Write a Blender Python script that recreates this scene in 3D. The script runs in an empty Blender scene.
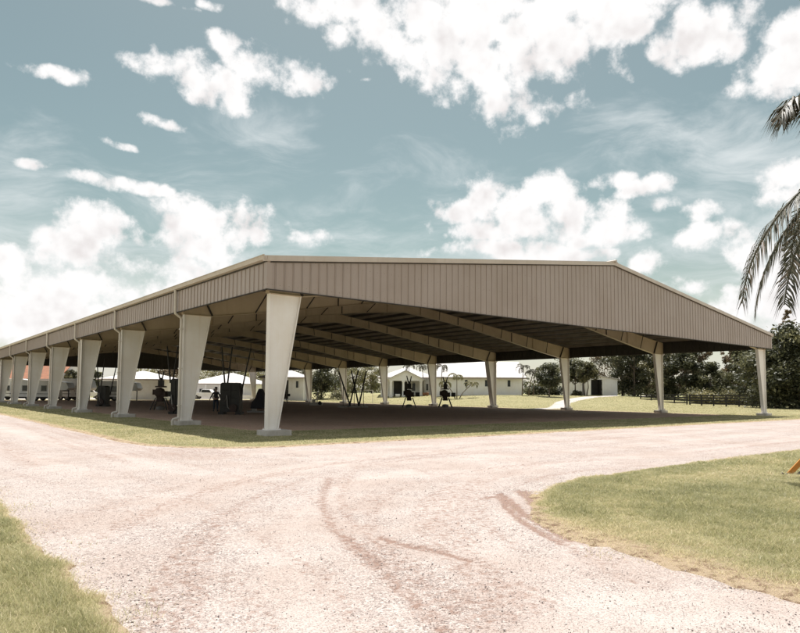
import bpy, math, random
import numpy as np
from mathutils import Vector, Matrix
random.seed(7); RNG = np.random.default_rng(7)
S = bpy.context.scene
COL = S.collection
rad = math.radians

# ------------------------------------------------------------------ camera data (needed by the place helper)
CAM = np.array([-10.4311, -20.6588, 1.6]); YAW = .6799; PITCH = .06; FOC = 637.4471; ROLL = .0079
PX, PY_ = 400.8, 354.1
_F = np.array([math.cos(PITCH)*math.sin(YAW), math.cos(PITCH)*math.cos(YAW), math.sin(PITCH)])
_R = np.array([math.cos(YAW), -math.sin(YAW), 0.]); _U = np.cross(_R, _F)
_R, _U = _R*math.cos(ROLL)+_U*math.sin(ROLL), _U*math.cos(ROLL)-_R*math.sin(ROLL)

def ss(t):
    t = np.clip(t, 0, 1); return t*t*(3-2*t)
def terrain(X, Y):
    """flat yard, lawn rising gently towards the houses behind the pavilion"""
    return 1.25*ss((np.asarray(X)-46)/22)*ss((np.asarray(Y)-20)/26)
def heading(px):
    d = _F + _R*(px-PX)/FOC; return d
def spot(px, depth):
    """ground point that lies `depth` metres ahead along the compass heading of column px"""
    d = heading(px); X = CAM[0]+d[0]*depth; Y = CAM[1]+d[1]*depth
    return float(X), float(Y), float(terrain(X, Y))
def gdir(px, py):
    d = _F + _R*(px-PX)/FOC + _U*(PY_-py)/FOC; return d/np.linalg.norm(d)

# ------------------------------------------------------------------ materials
def new_mat(name):
    m = bpy.data.materials.new(name); m.use_nodes = True
    nt = m.node_tree; b = nt.nodes['Principled BSDF']
    return m, nt, b
def N(nt, t, **k):
    n = nt.nodes.new(t)
    for a, v in k.items():
        if a == 'inp':
            for i, x in v.items(): n.inputs[i].default_value = x
        else: setattr(n, a, v)
    return n
def ramp(nt, stops, fac=None, interp='LINEAR'):
    r = nt.nodes.new('ShaderNodeValToRGB'); r.color_ramp.interpolation = interp
    e = r.color_ramp.elements
    while len(e) < len(stops): e.new(.5)
    for i, (p, c) in enumerate(stops):
        e[i].position = p; e[i].color = (*c, 1) if len(c) == 3 else c
    if fac is not None: nt.links.new(fac, r.inputs[0])
    return r
def noise(nt, vec, scale, detail=4, rough=.55, dist=0):
    n = N(nt, 'ShaderNodeTexNoise', inp={'Scale': scale, 'Detail': detail, 'Roughness': rough, 'Distortion': dist})
    nt.links.new(vec, n.inputs['Vector']); return n
def mix(nt, fac, a, b, mode='MIX'):
    m = N(nt, 'ShaderNodeMix', data_type='RGBA', blend_type=mode)
    for s, i in ((fac, 0), (a, 6), (b, 7)):
        if hasattr(s, 'links') or hasattr(s, 'is_linked'): nt.links.new(s, m.inputs[i])
        else: m.inputs[i].default_value = s if i == 0 else (*s, 1) if len(s) == 3 else s
    return m.outputs[2]
def obj_vec(nt): return N(nt, 'ShaderNodeTexCoord').outputs['Object']
def pos_vec(nt): return N(nt, 'ShaderNodeNewGeometry').outputs['Position']
def math_(nt, op, a, b=None, c=None, clamp=False):
    m = N(nt, 'ShaderNodeMath', operation=op, use_clamp=clamp)
    for i, s in enumerate((a, b, c)):
        if s is None: continue
        if isinstance(s, (int, float)): m.inputs[i].default_value = s
        else: nt.links.new(s, m.inputs[i])
    return m.outputs[0]
def smap(nt, v, a, b, c=0., d=1.):
    m = N(nt, 'ShaderNodeMapRange', interpolation_type='SMOOTHSTEP', inp={1: a, 2: b, 3: c, 4: d})
    nt.links.new(v, m.inputs[0]); return m.outputs[0]

def painted(name, c, rough=.45, metal=0, grime=.25, scale=.8, bump=.0, streak=True, spec=.5):
    """paint with broad soiling, fine mottling and faint vertical run marks"""
    m, nt, b = new_mat(name); v = pos_vec(nt)
    mp = N(nt, 'ShaderNodeMapping', inp={'Scale': (3, 3, .25)}); nt.links.new(v, mp.inputs[0])
    n1 = noise(nt, v, scale, 5, .6); n2 = noise(nt, mp.outputs[0], 2.0, 4, .65); n3 = noise(nt, v, 25, 3, .6)
    dk = tuple(x*(1-grime) for x in (c[0], c[1]*.97, c[2]*.92))
    f = smap(nt, n1.outputs[0], .35, .75)
    col = mix(nt, f, c, dk)
    if streak:
        f2 = math_(nt, 'MULTIPLY', smap(nt, n2.outputs[0], .5, .75), .6)
        col = mix(nt, f2, col, tuple(x*(1-grime*1.2) for x in (c[0], c[1]*.95, c[2]*.88)))
    col = mix(nt, math_(nt, 'MULTIPLY', smap(nt, n3.outputs[0], .4, .7), .18), col, dk)
    nt.links.new(col, b.inputs['Base Color'])
    b.inputs['Roughness'].default_value = rough; b.inputs['Metallic'].default_value = metal
    b.inputs['Specular IOR Level'].default_value = spec
    if bump:
        bp = N(nt, 'ShaderNodeBump', inp={'Strength': bump, 'Distance': .01})
        nt.links.new(n3.outputs[0], bp.inputs['Height']); nt.links.new(bp.outputs[0], b.inputs['Normal'])
    return m

M = {}
def fascia_mat():
    m = painted('fascia_paint', (.39, .325, .29), .42, grime=.14, scale=.35); nt = m.node_tree; b = nt.nodes['Principled BSDF']
    old = b.inputs['Base Color'].links[0].from_socket; sp = N(nt, 'ShaderNodeSeparateXYZ'); nt.links.new(pos_vec(nt), sp.inputs[0])
    def sheet(o): return math_(nt, 'FLOOR', math_(nt, 'DIVIDE', o, 1.08))
    wn = N(nt, 'ShaderNodeTexWhiteNoise', noise_dimensions='2D'); cb = N(nt, 'ShaderNodeCombineXYZ')
    nt.links.new(sheet(sp.outputs[0]), cb.inputs[0]); nt.links.new(sheet(sp.outputs[1]), cb.inputs[1]); nt.links.new(cb.outputs[0], wn.inputs[0])
    col = mix(nt, math_(nt, 'MULTIPLY', wn.outputs['Value'], .16), old, (.31, .25, .215))
    cb2 = N(nt, 'ShaderNodeCombineXYZ')      # rows of screw heads
    sx = math_(nt, 'SUBTRACT', math_(nt, 'FRACT', math_(nt, 'DIVIDE', math_(nt, 'ADD', sp.outputs[0], sp.outputs[1]), .18)), .5)
    sz = math_(nt, 'SUBTRACT', math_(nt, 'FRACT', math_(nt, 'DIVIDE', math_(nt, 'SUBTRACT', sp.outputs[2], 5.3), 1.0)), .06)
    nt.links.new(math_(nt, 'MULTIPLY', sx, .18), cb2.inputs[0]); nt.links.new(sz, cb2.inputs[1])
    ln = N(nt, 'ShaderNodeVectorMath', operation='LENGTH'); nt.links.new(cb2.outputs[0], ln.inputs[0])
    col = mix(nt, smap(nt, ln.outputs['Value'], .016, .008), col, (.16, .12, .10))
    nt.links.new(col, b.inputs['Base Color']); return m
M['fascia'] = fascia_mat()
M['trim'] = painted('trim_paint', (.56, .49, .43), .4, grime=.12)
M['white_steel'] = painted('white_steel_paint', (.87, .835, .80), .5, grime=.08, scale=.7)
M['tan_steel'] = painted('tan_steel_paint', (.57, .47, .35), .5, grime=.2, scale=.6)
M['spout'] = painted('downspout_paint', (.66, .61, .55), .4, grime=.2)
M['roof'] = painted('roof_sheet', (.62, .60, .57), .35, metal=.2, grime=.15, scale=.3)
M['under_shade'] = painted('shaded_underside', (.05, .045, .041), .55, metal=.1, grime=.4, scale=.4)  # shade under the roof put into the colour; also backs the fascias
M['purlin'] = painted('purlin_primer', (.31, .27, .235), .6, grime=.3)
M['seam'] = painted('dark_plate_shadow_gap', (.05, .043, .038), .7, grime=.3, streak=False)  # dark steel plates, and the painted shadow gap under the gutters
M['concrete'] = painted('footing_concrete', (.60, .56, .52), .85, grime=.3, scale=2, bump=.4)
M['stucco'] = painted('white_stucco', (.88, .87, .855), .8, grime=.1, scale=.5, bump=.3)
M['stucco_warm'] = painted('cream_stucco', (.76, .73, .69), .8, grime=.12, scale=.5, bump=.3)
M['white_roof'] = painted('white_roof_tiles', (.74, .71, .69), .7, grime=.18, scale=.6)
M['dark_glass'] = painted('dark_window_glass', (.03, .035, .04), .12, grime=.2, streak=False)
M['dark_room'] = painted('dark_interior', (.05, .045, .04), .8, grime=.3, streak=False)  # shade inside the shed bay put into the colour; house doors share it
M['eave'] = painted('eave_board_paint', (.36, .30, .26), .6, grime=.2)
M['vehicle'] = painted('vehicle_white', (.88, .88, .88), .3, grime=.1)
M['rubber'] = painted('tyre_rubber', (.03, .03, .03), .8, grime=.2, streak=False)
M['black_steel'] = painted('black_machine_steel', (.032, .029, .027), .5, metal=.3, grime=.3, scale=4)
M['rust'] = painted('rusty_machine_red', (.05, .028, .022), .7, grime=.3, scale=5)
M['grey_steel'] = painted('grey_steel', (.30, .29, .28), .5, metal=.4, grime=.3)
M['black_wood'] = painted('black_fence_boards', (.022, .020, .019), .75, grime=.3, scale=3)
M['wood_orange'] = painted('orange_timber', (.62, .25, .05), .7, grime=.2, scale=6, streak=False)
M['wood_grey'] = painted('weathered_timber', (.20, .19, .17), .8, grime=.3, scale=6)
M['bark'] = painted('tree_bark', (.16, .125, .10), .9, grime=.4, scale=4, bump=.8)
M['palm_bark'] = painted('palm_bark', (.27, .235, .20), .9, grime=.3, scale=5, bump=.8)
M['skin'] = painted('person_skin', (.32, .19, .13), .55, grime=.1, streak=False)
M['cloth_dark'] = painted('dark_cloth', (.035, .035, .042), .9, grime=.2, streak=False)
M['cloth_blue'] = painted('dark_denim', (.04, .05, .075), .9, grime=.2, streak=False)
M['straw'] = painted('hat_felt', (.06, .05, .04), .9, grime=.2, streak=False)
M['pot'] = painted('clay_pot', (.30, .14, .08), .8, grime=.3, streak=False)

def tile_roof_mat(name, c, c2):
    m, nt, b = new_mat(name); v = obj_vec(nt)
    w = N(nt, 'ShaderNodeTexWave', wave_type='BANDS', bands_direction='X', inp={'Scale': 3.2, 'Distortion': .3, 'Detail': 2})
    nt.links.new(v, w.inputs[0]); n = noise(nt, v, 1.6, 6, .7)
    col = mix(nt, smap(nt, n.outputs[0], .35, .65), c, c2)
    nt.links.new(col, b.inputs['Base Color']); b.inputs['Roughness'].default_value = .8
    bp = N(nt, 'ShaderNodeBump', inp={'Strength': .8, 'Distance': .05}); nt.links.new(w.outputs[0], bp.inputs['Height'])
    nt.links.new(bp.outputs[0], b.inputs['Normal']); return m
M['terracotta'] = tile_roof_mat('terracotta_tiles', (.42, .17, .085), (.28, .12, .07))
M['house_roof'] = tile_roof_mat('white_tiles', (.76, .73, .71), (.58, .55, .53))

def leaf_mat(name, c1, c2, c3, trans=.35):
    """foliage: per-leaf tint attribute, light passing through the leaf"""
    m, nt, b = new_mat(name)
    at = N(nt, 'ShaderNodeAttribute', attribute_name='tint', attribute_type='GEOMETRY')
    r = ramp(nt, [(0, c1), (.5, c2), (1, c3)], at.outputs['Fac'])
    nt.links.new(r.outputs[0], b.inputs['Base Color'])
    b.inputs['Roughness'].default_value = .5; b.inputs['Specular IOR Level'].default_value = .35
    tr = N(nt, 'ShaderNodeBsdfTranslucent'); nt.links.new(r.outputs[0], tr.inputs['Color'])
    ms = N(nt, 'ShaderNodeMixShader', inp={0: trans})
    nt.links.new(b.outputs[0], ms.inputs[1]); nt.links.new(tr.outputs[0], ms.inputs[2])
    nt.links.new(ms.outputs[0], nt.nodes['Material Output'].inputs[0]); return m
M['leaf_dark'] = leaf_mat('leaf_dark', (.028, .033, .020), (.080, .084, .044), (.27, .26, .145))
M['leaf_mid'] = leaf_mat('leaf_mid', (.045, .048, .026), (.12, .118, .060), (.30, .27, .15))
M['leaf_pale'] = leaf_mat('leaf_pale', (.085, .085, .040), (.20, .185, .085), (.36, .31, .15))
M['leaf_brown'] = leaf_mat('leaf_brown', (.06, .045, .028), (.15, .11, .065), (.29, .21, .13))
M['palm_leaf'] = leaf_mat('palm_leaf', (.035, .038, .022), (.075, .072, .04), (.20, .14, .10), .2)
M['grass'] = leaf_mat('grass_blades', (.20, .21, .10), (.45, .43, .23), (.74, .64, .43), .5)

def soil_grass_mat(name, g1, g2, dry):
    """thatch and soil seen between the blades; 'edge' is metres inside the border of the patch"""
    m, nt, b = new_mat(name); v = pos_vec(nt)
    n1 = noise(nt, v, .35, 6, .65); n2 = noise(nt, v, 9, 6, .7); n3 = noise(nt, v, 60, 4, .7)
    base = mix(nt, smap(nt, n1.outputs[0], .3, .7), g1, g2)
    base = mix(nt, smap(nt, n2.outputs[0], .42, .68), base, tuple(x*.62 for x in g1))
    at = N(nt, 'ShaderNodeAttribute', attribute_name='dry', attribute_type='GEOMETRY')
    s = math_(nt, 'ADD', at.outputs['Fac'], math_(nt, 'MULTIPLY', math_(nt, 'SUBTRACT', n2.outputs[0], .5), 1.4))
    base = mix(nt, smap(nt, s, .25, .8), base, dry)
    base = mix(nt, math_(nt, 'MULTIPLY', smap(nt, n3.outputs[0], .45, .75), .5), base, tuple(x*1.35 for x in dry))
    n4 = noise(nt, v, 5.5, 5, .75)      # bare brown soil showing through the worn, dry parts
    bare = math_(nt, 'MULTIPLY', smap(nt, n4.outputs[0], .47, .60), smap(nt, s, .35, .9))
    base = mix(nt, math_(nt, 'MULTIPLY', bare, .9), base, (.17, .105, .07))
    nt.links.new(base, b.inputs['Base Color']); b.inputs['Roughness'].default_value = .95
    b.inputs['Specular IOR Level'].default_value = .1
    bp = N(nt, 'ShaderNodeBump', inp={'Strength': .9, 'Distance': .03})
    nt.links.new(n3.outputs[0], bp.inputs['Height']); nt.links.new(bp.outputs[0], b.inputs['Normal']); return m
M['lawn'] = soil_grass_mat('lawn_ground', (.26, .265, .135), (.34, .33, .175), (.46, .40, .24))
M['verge'] = soil_grass_mat('verge_ground', (.24, .23, .115), (.33, .30, .16), (.42, .325, .225))

def gravel_mat():
    m, nt, b = new_mat('crushed_gravel'); v = pos_vec(nt)
    wn = noise(nt, v, 3, 3, .6)
    warp = N(nt, 'ShaderNodeVectorMath', operation='MULTIPLY_ADD'); nt.links.new(wn.outputs['Color'], warp.inputs[0])
    warp.inputs[1].default_value = (.05, .05, .05); nt.links.new(v, warp.inputs[2])
    v1 = N(nt, 'ShaderNodeTexVoronoi', inp={'Scale': 68., 'Randomness': 1.}); nt.links.new(warp.outputs[0], v1.inputs['Vector'])
    v2 = N(nt, 'ShaderNodeTexVoronoi', inp={'Scale': 27., 'Randomness': 1.}); nt.links.new(warp.outputs[0], v2.inputs['Vector'])
    sep = N(nt, 'ShaderNodeSeparateColor'); nt.links.new(v1.outputs['Color'], sep.inputs[0])
    sep2 = N(nt, 'ShaderNodeSeparateColor'); nt.links.new(v2.outputs['Color'], sep2.inputs[0])
    stone = ramp(nt, [(0, (.11, .085, .082)), (.14, (.23, .18, .165)), (.30, (.34, .285, .26)), (.65, (.45, .39, .36)), (1, (.63, .56, .52))], sep.outputs[0])
    big = ramp(nt, [(0, (.13, .10, .098)), (.25, (.37, .31, .285)), (1, (.64, .57, .53))], sep2.outputs[1])
    n_big = noise(nt, v, .55, 6, .6); n_mid = noise(nt, v, 2.4, 6, .65); n_f = noise(nt, v, 130, 3, .6)
    fine = mix(nt, n_f.outputs[0], (.42, .36, .33), (.56, .495, .46))
    # packed dust against loose stone
    at_l = N(nt, 'ShaderNodeAttribute', attribute_name='loose', attribute_type='GEOMETRY')
    f_loose = math_(nt, 'ADD', math_(nt, 'MULTIPLY', smap(nt, n_mid.outputs[0], .38, .66), .45), math_(nt, 'MULTIPLY', at_l.outputs['Fac'], .75), clamp=True)
    col = mix(nt, f_loose, fine, stone.outputs[0])
    col = mix(nt, math_(nt, 'MULTIPLY', smap(nt, v2.outputs['Distance'], .6, .2), math_(nt, 'MULTIPLY', f_loose, .45)), col, big.outputs[0])
    col = mix(nt, math_(nt, 'MULTIPLY', smap(nt, n_big.outputs[0], .40, .66), .55), col, (.38, .30, .26))
    at = N(nt, 'ShaderNodeAttribute', attribute_name='dirt', attribute_type='GEOMETRY')
    dn = noise(nt, v, 11, 6, .75)
    df = smap(nt, math_(nt, 'ADD', at.outputs['Fac'], math_(nt, 'MULTIPLY', math_(nt, 'SUBTRACT', dn.outputs[0], .5), 2.4)), .22, .85)
    soil = mix(nt, n_f.outputs[0], (.15, .085, .062), (.33, .215, .17))
    col = mix(nt, math_(nt, 'MULTIPLY', df, .82), col, soil)
    nt.links.new(col, b.inputs['Base Color']); b.inputs['Roughness'].default_value = .95
    b.inputs['Specular IOR Level'].default_value = .15
    h = math_(nt, 'ADD', math_(nt, 'MULTIPLY', smap(nt, v1.outputs['Distance'], .5, 0.), .5), math_(nt, 'MULTIPLY', smap(nt, v2.outputs['Distance'], .5, 0.), f_loose))
    h = math_(nt, 'ADD', h, math_(nt, 'MULTIPLY', n_f.outputs[0], .4))
    bp = N(nt, 'ShaderNodeBump', inp={'Strength': 1.0, 'Distance': .016})
    nt.links.new(h, bp.inputs['Height']); nt.links.new(bp.outputs[0], b.inputs['Normal']); return m
M['gravel'] = gravel_mat()
def dirt_mat():
    m, nt, b = new_mat('arena_dirt'); v = pos_vec(nt)
    n1 = noise(nt, v, .4, 6, .65); n2 = noise(nt, v, 12, 5, .7); n3 = noise(nt, v, 60, 3, .7)
    col = mix(nt, smap(nt, n1.outputs[0], .3, .7), (.53, .345, .24), (.62, .44, .33))
    col = mix(nt, smap(nt, n2.outputs[0], .45, .7), col, (.27, .17, .135))
    nt.links.new(col, b.inputs['Base Color']); b.inputs['Roughness'].default_value = .95
    bp = N(nt, 'ShaderNodeBump', inp={'Strength': .8, 'Distance': .03})
    nt.links.new(n2.outputs[0], bp.inputs['Height']); nt.links.new(bp.outputs[0], b.inputs['Normal']); return m
M['dirt'] = dirt_mat()
def stone_mat():
    m, nt, b = new_mat('loose_stones')
    at = N(nt, 'ShaderNodeAttribute', attribute_name='tint', attribute_type='GEOMETRY')
    r = ramp(nt, [(0, (.13, .105, .10)), (.2, (.27, .22, .21)), (.6, (.40, .345, .32)), (1, (.58, .52, .49))], at.outputs['Fac'])
    nt.links.new(r.outputs[0], b.inputs['Base Color']); b.inputs['Roughness'].default_value = .9; return m
M['stones'] = stone_mat()
M['path'] = painted('pale_path', (.44, .405, .38), .9, grime=.2, scale=.6, streak=False, bump=.3)

# ------------------------------------------------------------------ mesh helpers
class MB:
    def __init__(s): s.v = []; s.f = []; s.m = []
    def add(s, vs, fs, mi=0):
        o = len(s.v); s.v += [tuple(p) for p in vs]; s.f += [tuple(i+o for i in f) for f in fs]; s.m += [mi]*len(fs); return s
    def box(s, x0, x1, y0, y1, z0, z1, mi=0):
        return s.add([(x0,y0,z0),(x1,y0,z0),(x1,y1,z0),(x0,y1,z0),(x0,y0,z1),(x1,y0,z1),(x1,y1,z1),(x0,y1,z1)],
                     [(0,3,2,1),(4,5,6,7),(0,1,5,4),(1,2,6,5),(2,3,7,6),(3,0,4,7)], mi)
    def prism(s, poly, a, b, axis='y', mi=0):
        """poly of (p,q) extruded from a to b along axis; y: (x,z); x: (y,z); z: (x,y)"""
        def P(p, q, t): return {'y': (p, t, q), 'x': (t, p, q), 'z': (p, q, t)}[axis]
        n = len(poly); vs = [P(*p, a) for p in poly]+[P(*p, b) for p in poly]
        fs = [tuple(range(n)), tuple(range(2*n-1, n-1, -1))]+[(i, i+n, (i+1) % n+n, (i+1) % n) for i in range(n)]
        return s.add(vs, fs, mi)
    def bar(s, p, q, w, h=None, mi=0, up=(0, 0, 1)):
        p = Vector(p); q = Vector(q); d = (q-p).normalized(); h = h or w
        u = Vector(up)
        if abs(d.dot(u)) > .95: u = Vector((1, 0, 0))
        r = d.cross(u).normalized(); t = r.cross(d)
        vs = [c+r*(a*w/2)+t*(b*h/2) for c in (p, q) for a, b in ((-1,-1),(1,-1),(1,1),(-1,1))]
        return s.add(vs, [(0,3,2,1),(4,5,6,7),(0,1,5,4),(1,2,6,5),(2,3,7,6),(3,0,4,7)], mi)
    def tube(s, pts, rads, n=8, mi=0, cap=True):
        pts = [Vector(p) for p in pts]; o = len(s.v)
        if isinstance(rads, (int, float)): rads = [rads]*len(pts)
        ref = Vector((0, 0, 1)); r = None
        for i, p in enumerate(pts):
            d = (pts[min(i+1, len(pts)-1)]-pts[max(i-1, 0)]).normalized()
            if r is None:
                r = d.cross(ref) if abs(d.dot(ref)) < .95 else d.cross(Vector((1, 0, 0)))
            r = (r-d*r.dot(d)).normalized(); t = d.cross(r)
            for k in range(n):
                a = 2*math.pi*k/n; s.v.append(tuple(p+(r*math.cos(a)+t*math.sin(a))*rads[i]))
        for i in range(len(pts)-1):
            for k in range(n):
                a = o+i*n+k; b = o+i*n+(k+1) % n; s.f.append((a, b, b+n, a+n)); s.m.append(mi)
        if cap:
            s.f.append(tuple(o+k for k in range(n-1, -1, -1))); s.m.append(mi)
            s.f.append(tuple(o+(len(pts)-1)*n+k for k in range(n))); s.m.append(mi)
        return s
    def lathe(s, prof, n=16, c=(0, 0, 0), mi=0, axis='z'):
        o = len(s.v)
        for r, z in prof:
            for k in range(n):
                a = 2*math.pi*k/n; x, y = r*math.cos(a), r*math.sin(a)
                p = (x, y, z) if axis == 'z' else (x, z, y) if axis == 'y' else (z, x, y)
                s.v.append((p[0]+c[0], p[1]+c[1], p[2]+c[2]))
        for i in range(len(prof)-1):
            for k in range(n):
                a = o+i*n+k; b = o+i*n+(k+1) % n; s.f.append((a, b, b+n, a+n)); s.m.append(mi)
        s.f.append(tuple(o+k for k in range(n-1, -1, -1))); s.m.append(mi)
        s.f.append(tuple(o+(len(prof)-1)*n+k for k in range(n))); s.m.append(mi)
        return s
    def build(s, name, mats, parent=None, smooth=False, bevel=0):
        me = bpy.data.meshes.new(name); me.from_pydata(s.v, [], s.f)
        mats = mats if isinstance(mats, (list, tuple)) else [mats]
        for m in mats: me.materials.append(m)
        if any(s.m): me.polygons.foreach_set('material_index', s.m)
        me.update()
        import bmesh
        bm = bmesh.new(); bm.from_mesh(me); bmesh.ops.recalc_face_normals(bm, faces=bm.faces)
        bm.to_mesh(me); bm.free()
        if smooth: me.polygons.foreach_set('use_smooth', [True]*len(me.polygons))
        o = bpy.data.objects.new(name, me); COL.objects.link(o)
        if parent: o.parent = parent
        if bevel:
            b = o.modifiers.new('bevel', 'BEVEL'); b.width = bevel; b.segments = 2; b.limit_method = 'ANGLE'
        return o
def fast_mesh(name, verts, faces, mat, attrs=None, smooth=False, parent=None):
    """verts (n,3), faces (m,k) numpy arrays, attrs {name: per-vertex floats}"""
    me = bpy.data.meshes.new(name); k = faces.shape[1]
    me.vertices.add(len(verts)); me.vertices.foreach_set('co', verts.astype(np.float32).ravel())
    me.loops.add(faces.size); me.loops.foreach_set('vertex_index', faces.astype(np.int32).ravel())
    me.polygons.add(len(faces)); me.polygons.foreach_set('loop_start', np.arange(0, faces.size, k, dtype=np.int32))
    me.polygons.foreach_set('loop_total', np.full(len(faces), k, dtype=np.int32))
    if smooth: me.polygons.foreach_set('use_smooth', np.ones(len(faces), dtype=bool))
    me.update(calc_edges=True)
    for a, val in (attrs or {}).items():
        t = me.attributes.new(a, 'FLOAT', 'POINT'); t.data.foreach_set('value', np.asarray(val, dtype=np.float32))
    me.materials.append(mat)
    o = bpy.data.objects.new(name, me); COL.objects.link(o)
    if parent: o.parent = parent
    return o
def tag(o, label=None, cat=None, group=None, kind=None):
    if label: o['label'] = label
    if cat: o['category'] = cat
    if group: o['group'] = group
    if kind: o['kind'] = kind
    return o
def empty(name, loc=(0, 0, 0), rz=0, label=None, cat=None, group=None):
    o = bpy.data.objects.new(name, None); COL.objects.link(o); o.location = loc; o.rotation_euler = (0, 0, rz)
    o.empty_display_size = .3
    return tag(o, label, cat, group)
def copy_tree(o, parent=None):
    c = o.copy(); COL.objects.link(c)
    if parent: c.parent = parent
    for ch in list(o.children): copy_tree(ch, c)
    return c

# value noise on numpy arrays
_T = RNG.random((256, 256))
def vn(x, y):
    xi = np.floor(x).astype(int); yi = np.floor(y).astype(int); fx = x-xi; fy = y-yi
    fx = fx*fx*(3-2*fx); fy = fy*fy*(3-2*fy); g = lambda a, b: _T[a % 256, b % 256]
    return (g(xi, yi)*(1-fx)+g(xi+1, yi)*fx)*(1-fy)+(g(xi, yi+1)*(1-fx)+g(xi+1, yi+1)*fx)*fy
def fbm(x, y, o=4):
    s = 0; a = .5; t = 0
    for i in range(o):
        s = s+a*vn(x*2**i+17*i, y*2**i+31*i); t += a; a *= .5
    return s/t

# ------------------------------------------------------------------ ground
def grid(x, y):
    X, Y = np.meshgrid(x, y, indexing='ij'); nx, ny = X.shape
    i = np.arange(nx-1)[:, None]*ny+np.arange(ny-1)[None, :]
    F = np.stack([i, i+ny, i+ny+1, i+1], -1).reshape(-1, 4)
    return X, Y, F
xs = np.unique(np.concatenate([np.linspace(-3000, -60, 12), np.arange(-60, 160, 2.5), np.linspace(160, 3000, 16)]))
ys = np.unique(np.concatenate([np.linspace(-3000, -40, 10), np.arange(-40, 160, 2.5), np.linspace(160, 3000, 16)]))
X, Y, F = grid(xs, ys)
g = fast_mesh('ground', np.stack([X, Y, terrain(X, Y)-.012], -1).reshape(-1, 3), F, M['lawn'], {'dry': (.15+0*X).ravel()}, smooth=True)
tag(g, kind='structure')

def seg_dist(X, Y, pts):
    d = np.full(X.shape, 1e9)
    for (ax, ay), (bx, by) in zip(pts[:-1], pts[1:]):
        vx, vy = bx-ax, by-ay; t = np.clip(((X-ax)*vx+(Y-ay)*vy)/(vx*vx+vy*vy), 0, 1)
        d = np.minimum(d, np.hypot(X-ax-t*vx, Y-ay-t*vy))
    return d
def graded(a, b, c, d, fine, n):   # coarse outside, fine inside b..c
    return np.unique(np.concatenate([np.linspace(a, b, n), np.arange(b, c, fine), np.linspace(c, d, n)]))
def GP(px, py):
    d = gdir(px, py); t = -1.6/d[2]; return float(CAM[0]+d[0]*t), float(CAM[1]+d[1]*t)
X, Y, F = grid(graded(-14, -10, 14, 70, .09, 22), graded(-45, -21.5, 0, 160, .09, 50))
# wheel tracks scraped to soil at the corner of the island and across the drive
tracks = [([GP(484,499),GP(500,497),GP(506,508),GP(521,522),GP(543,535),GP(562,545)], .065, 1.0),
          ([GP(500,495),GP(512,505),GP(526,516),GP(545,527),GP(570,541)], .085, 1.05),
          ([GP(522,492),GP(533,500),GP(542,511),GP(560,526),GP(590,543)], .15, 1.1),
          ([GP(330,478),GP(321,500),GP(330,525),GP(352,548),GP(395,585),GP(450,640)], .11, .62),
          ([GP(352,474),GP(340,498),GP(350,520),GP(375,545),GP(430,590),GP(500,645)], .10, .46),
          ([GP(385,539),GP(400,545),GP(435,552),GP(470,561)], .10, .85),
          ([GP(345,538),GP(360,550),GP(382,566)], .12, .72),
          ([GP(470,447),GP(410,455),GP(365,465),GP(330,485)], .20, .38),
          ([GP(40,442),GP(180,462),GP(300,492),GP(372,535),GP(450,590),GP(520,640)], .16, .40),
          ([GP(0,452),GP(120,472),GP(230,515),GP(320,575),GP(370,640)], .18, .36),
          ([GP(0,470),GP(100,496),GP(190,545),GP(250,600),GP(270,640)], .2, .34),
          ([GP(260,452),GP(420,470),GP(500,505),GP(590,560),GP(700,618)], .16, .36),
          ([GP(800,440),GP(650,448),GP(540,463),GP(480,485)], .22, .34),
          ([GP(800,430),GP(600,440),GP(430,456),GP(300,462),GP(100,446)], .22, .34)]
curve = np.hypot(X-1.0, Y+19.5)
dirt = np.zeros_like(X); rut = np.zeros_like(X)
for p, w, a in tracks:
    sd_ = seg_dist(X, Y, p); e = a*np.exp(-(sd_/w)**2); dirt = np.maximum(dirt, e); rut += e*.030-a*.016*np.exp(-((sd_-2.1*w)/(w*.8))**2)
# lanes: packed wheel paths along both drives, loose stone between
def lanes(t, seeds): return sum(np.exp(-((t-c)/.42)**2) for c in seeds)
loose = .75-.55*lanes(X+.5*np.sin(Y*.12), (-7.9, -6.2))*ss((Y+12)/6)-.5*lanes(Y+.4*np.sin(X*.2), (-11.4, -9.4, -7.5, -6.0))*ss((X+6)/5)
curve = np.hypot(X-1.0, Y+19.5)
loose -= .5*lanes(curve, (7.6, 9.4, 11.6))*ss((2-X)/4)
pale = ss((.55-seg_dist(X, Y, [GP(560,650), GP(640,612), GP(720,607), GP(830,625)]))/.3)
loose -= pale; dirt *= 1-pale
band = np.clip(fbm(curve*2.2, np.arctan2(Y+19.5, X-1.)*1.3, 4)-.45, 0, 1)*2.6*ss((6-X)/6)*ss((14-curve)/4)+np.clip(fbm(X*2.4, Y*.12, 4)-.45, 0, 1)*2.4*ss((Y+9)/6)*(X < -2)+np.clip(fbm(X*.12, Y*2.0+4, 4)-.45, 0, 1)*2.2*ss((X-3)/6)
dirt = np.maximum(dirt, np.clip(band, 0, .42)*(1-pale))
loose = np.clip(loose+.9*(fbm(X*.6+5, Y*.6)-.5), 0, 1)
z = .004+.015*fbm(X*.8, Y*.8)+.03*(fbm(X*.25+9, Y*.25)-.4)*ss((-Y-4)/3)*0-rut*.6
z = np.maximum(z, .0015)
F = F[~(((X > -2.5) & (Y > -1.8)).ravel()[F].all(1))]
r = fast_mesh('road', np.stack([X, Y, z], -1).reshape(-1, 3), F, M['gravel'], {'dirt': dirt.ravel(), 'loose': loose.ravel()}, smooth=True)
tag(r, kind='structure')

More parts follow.
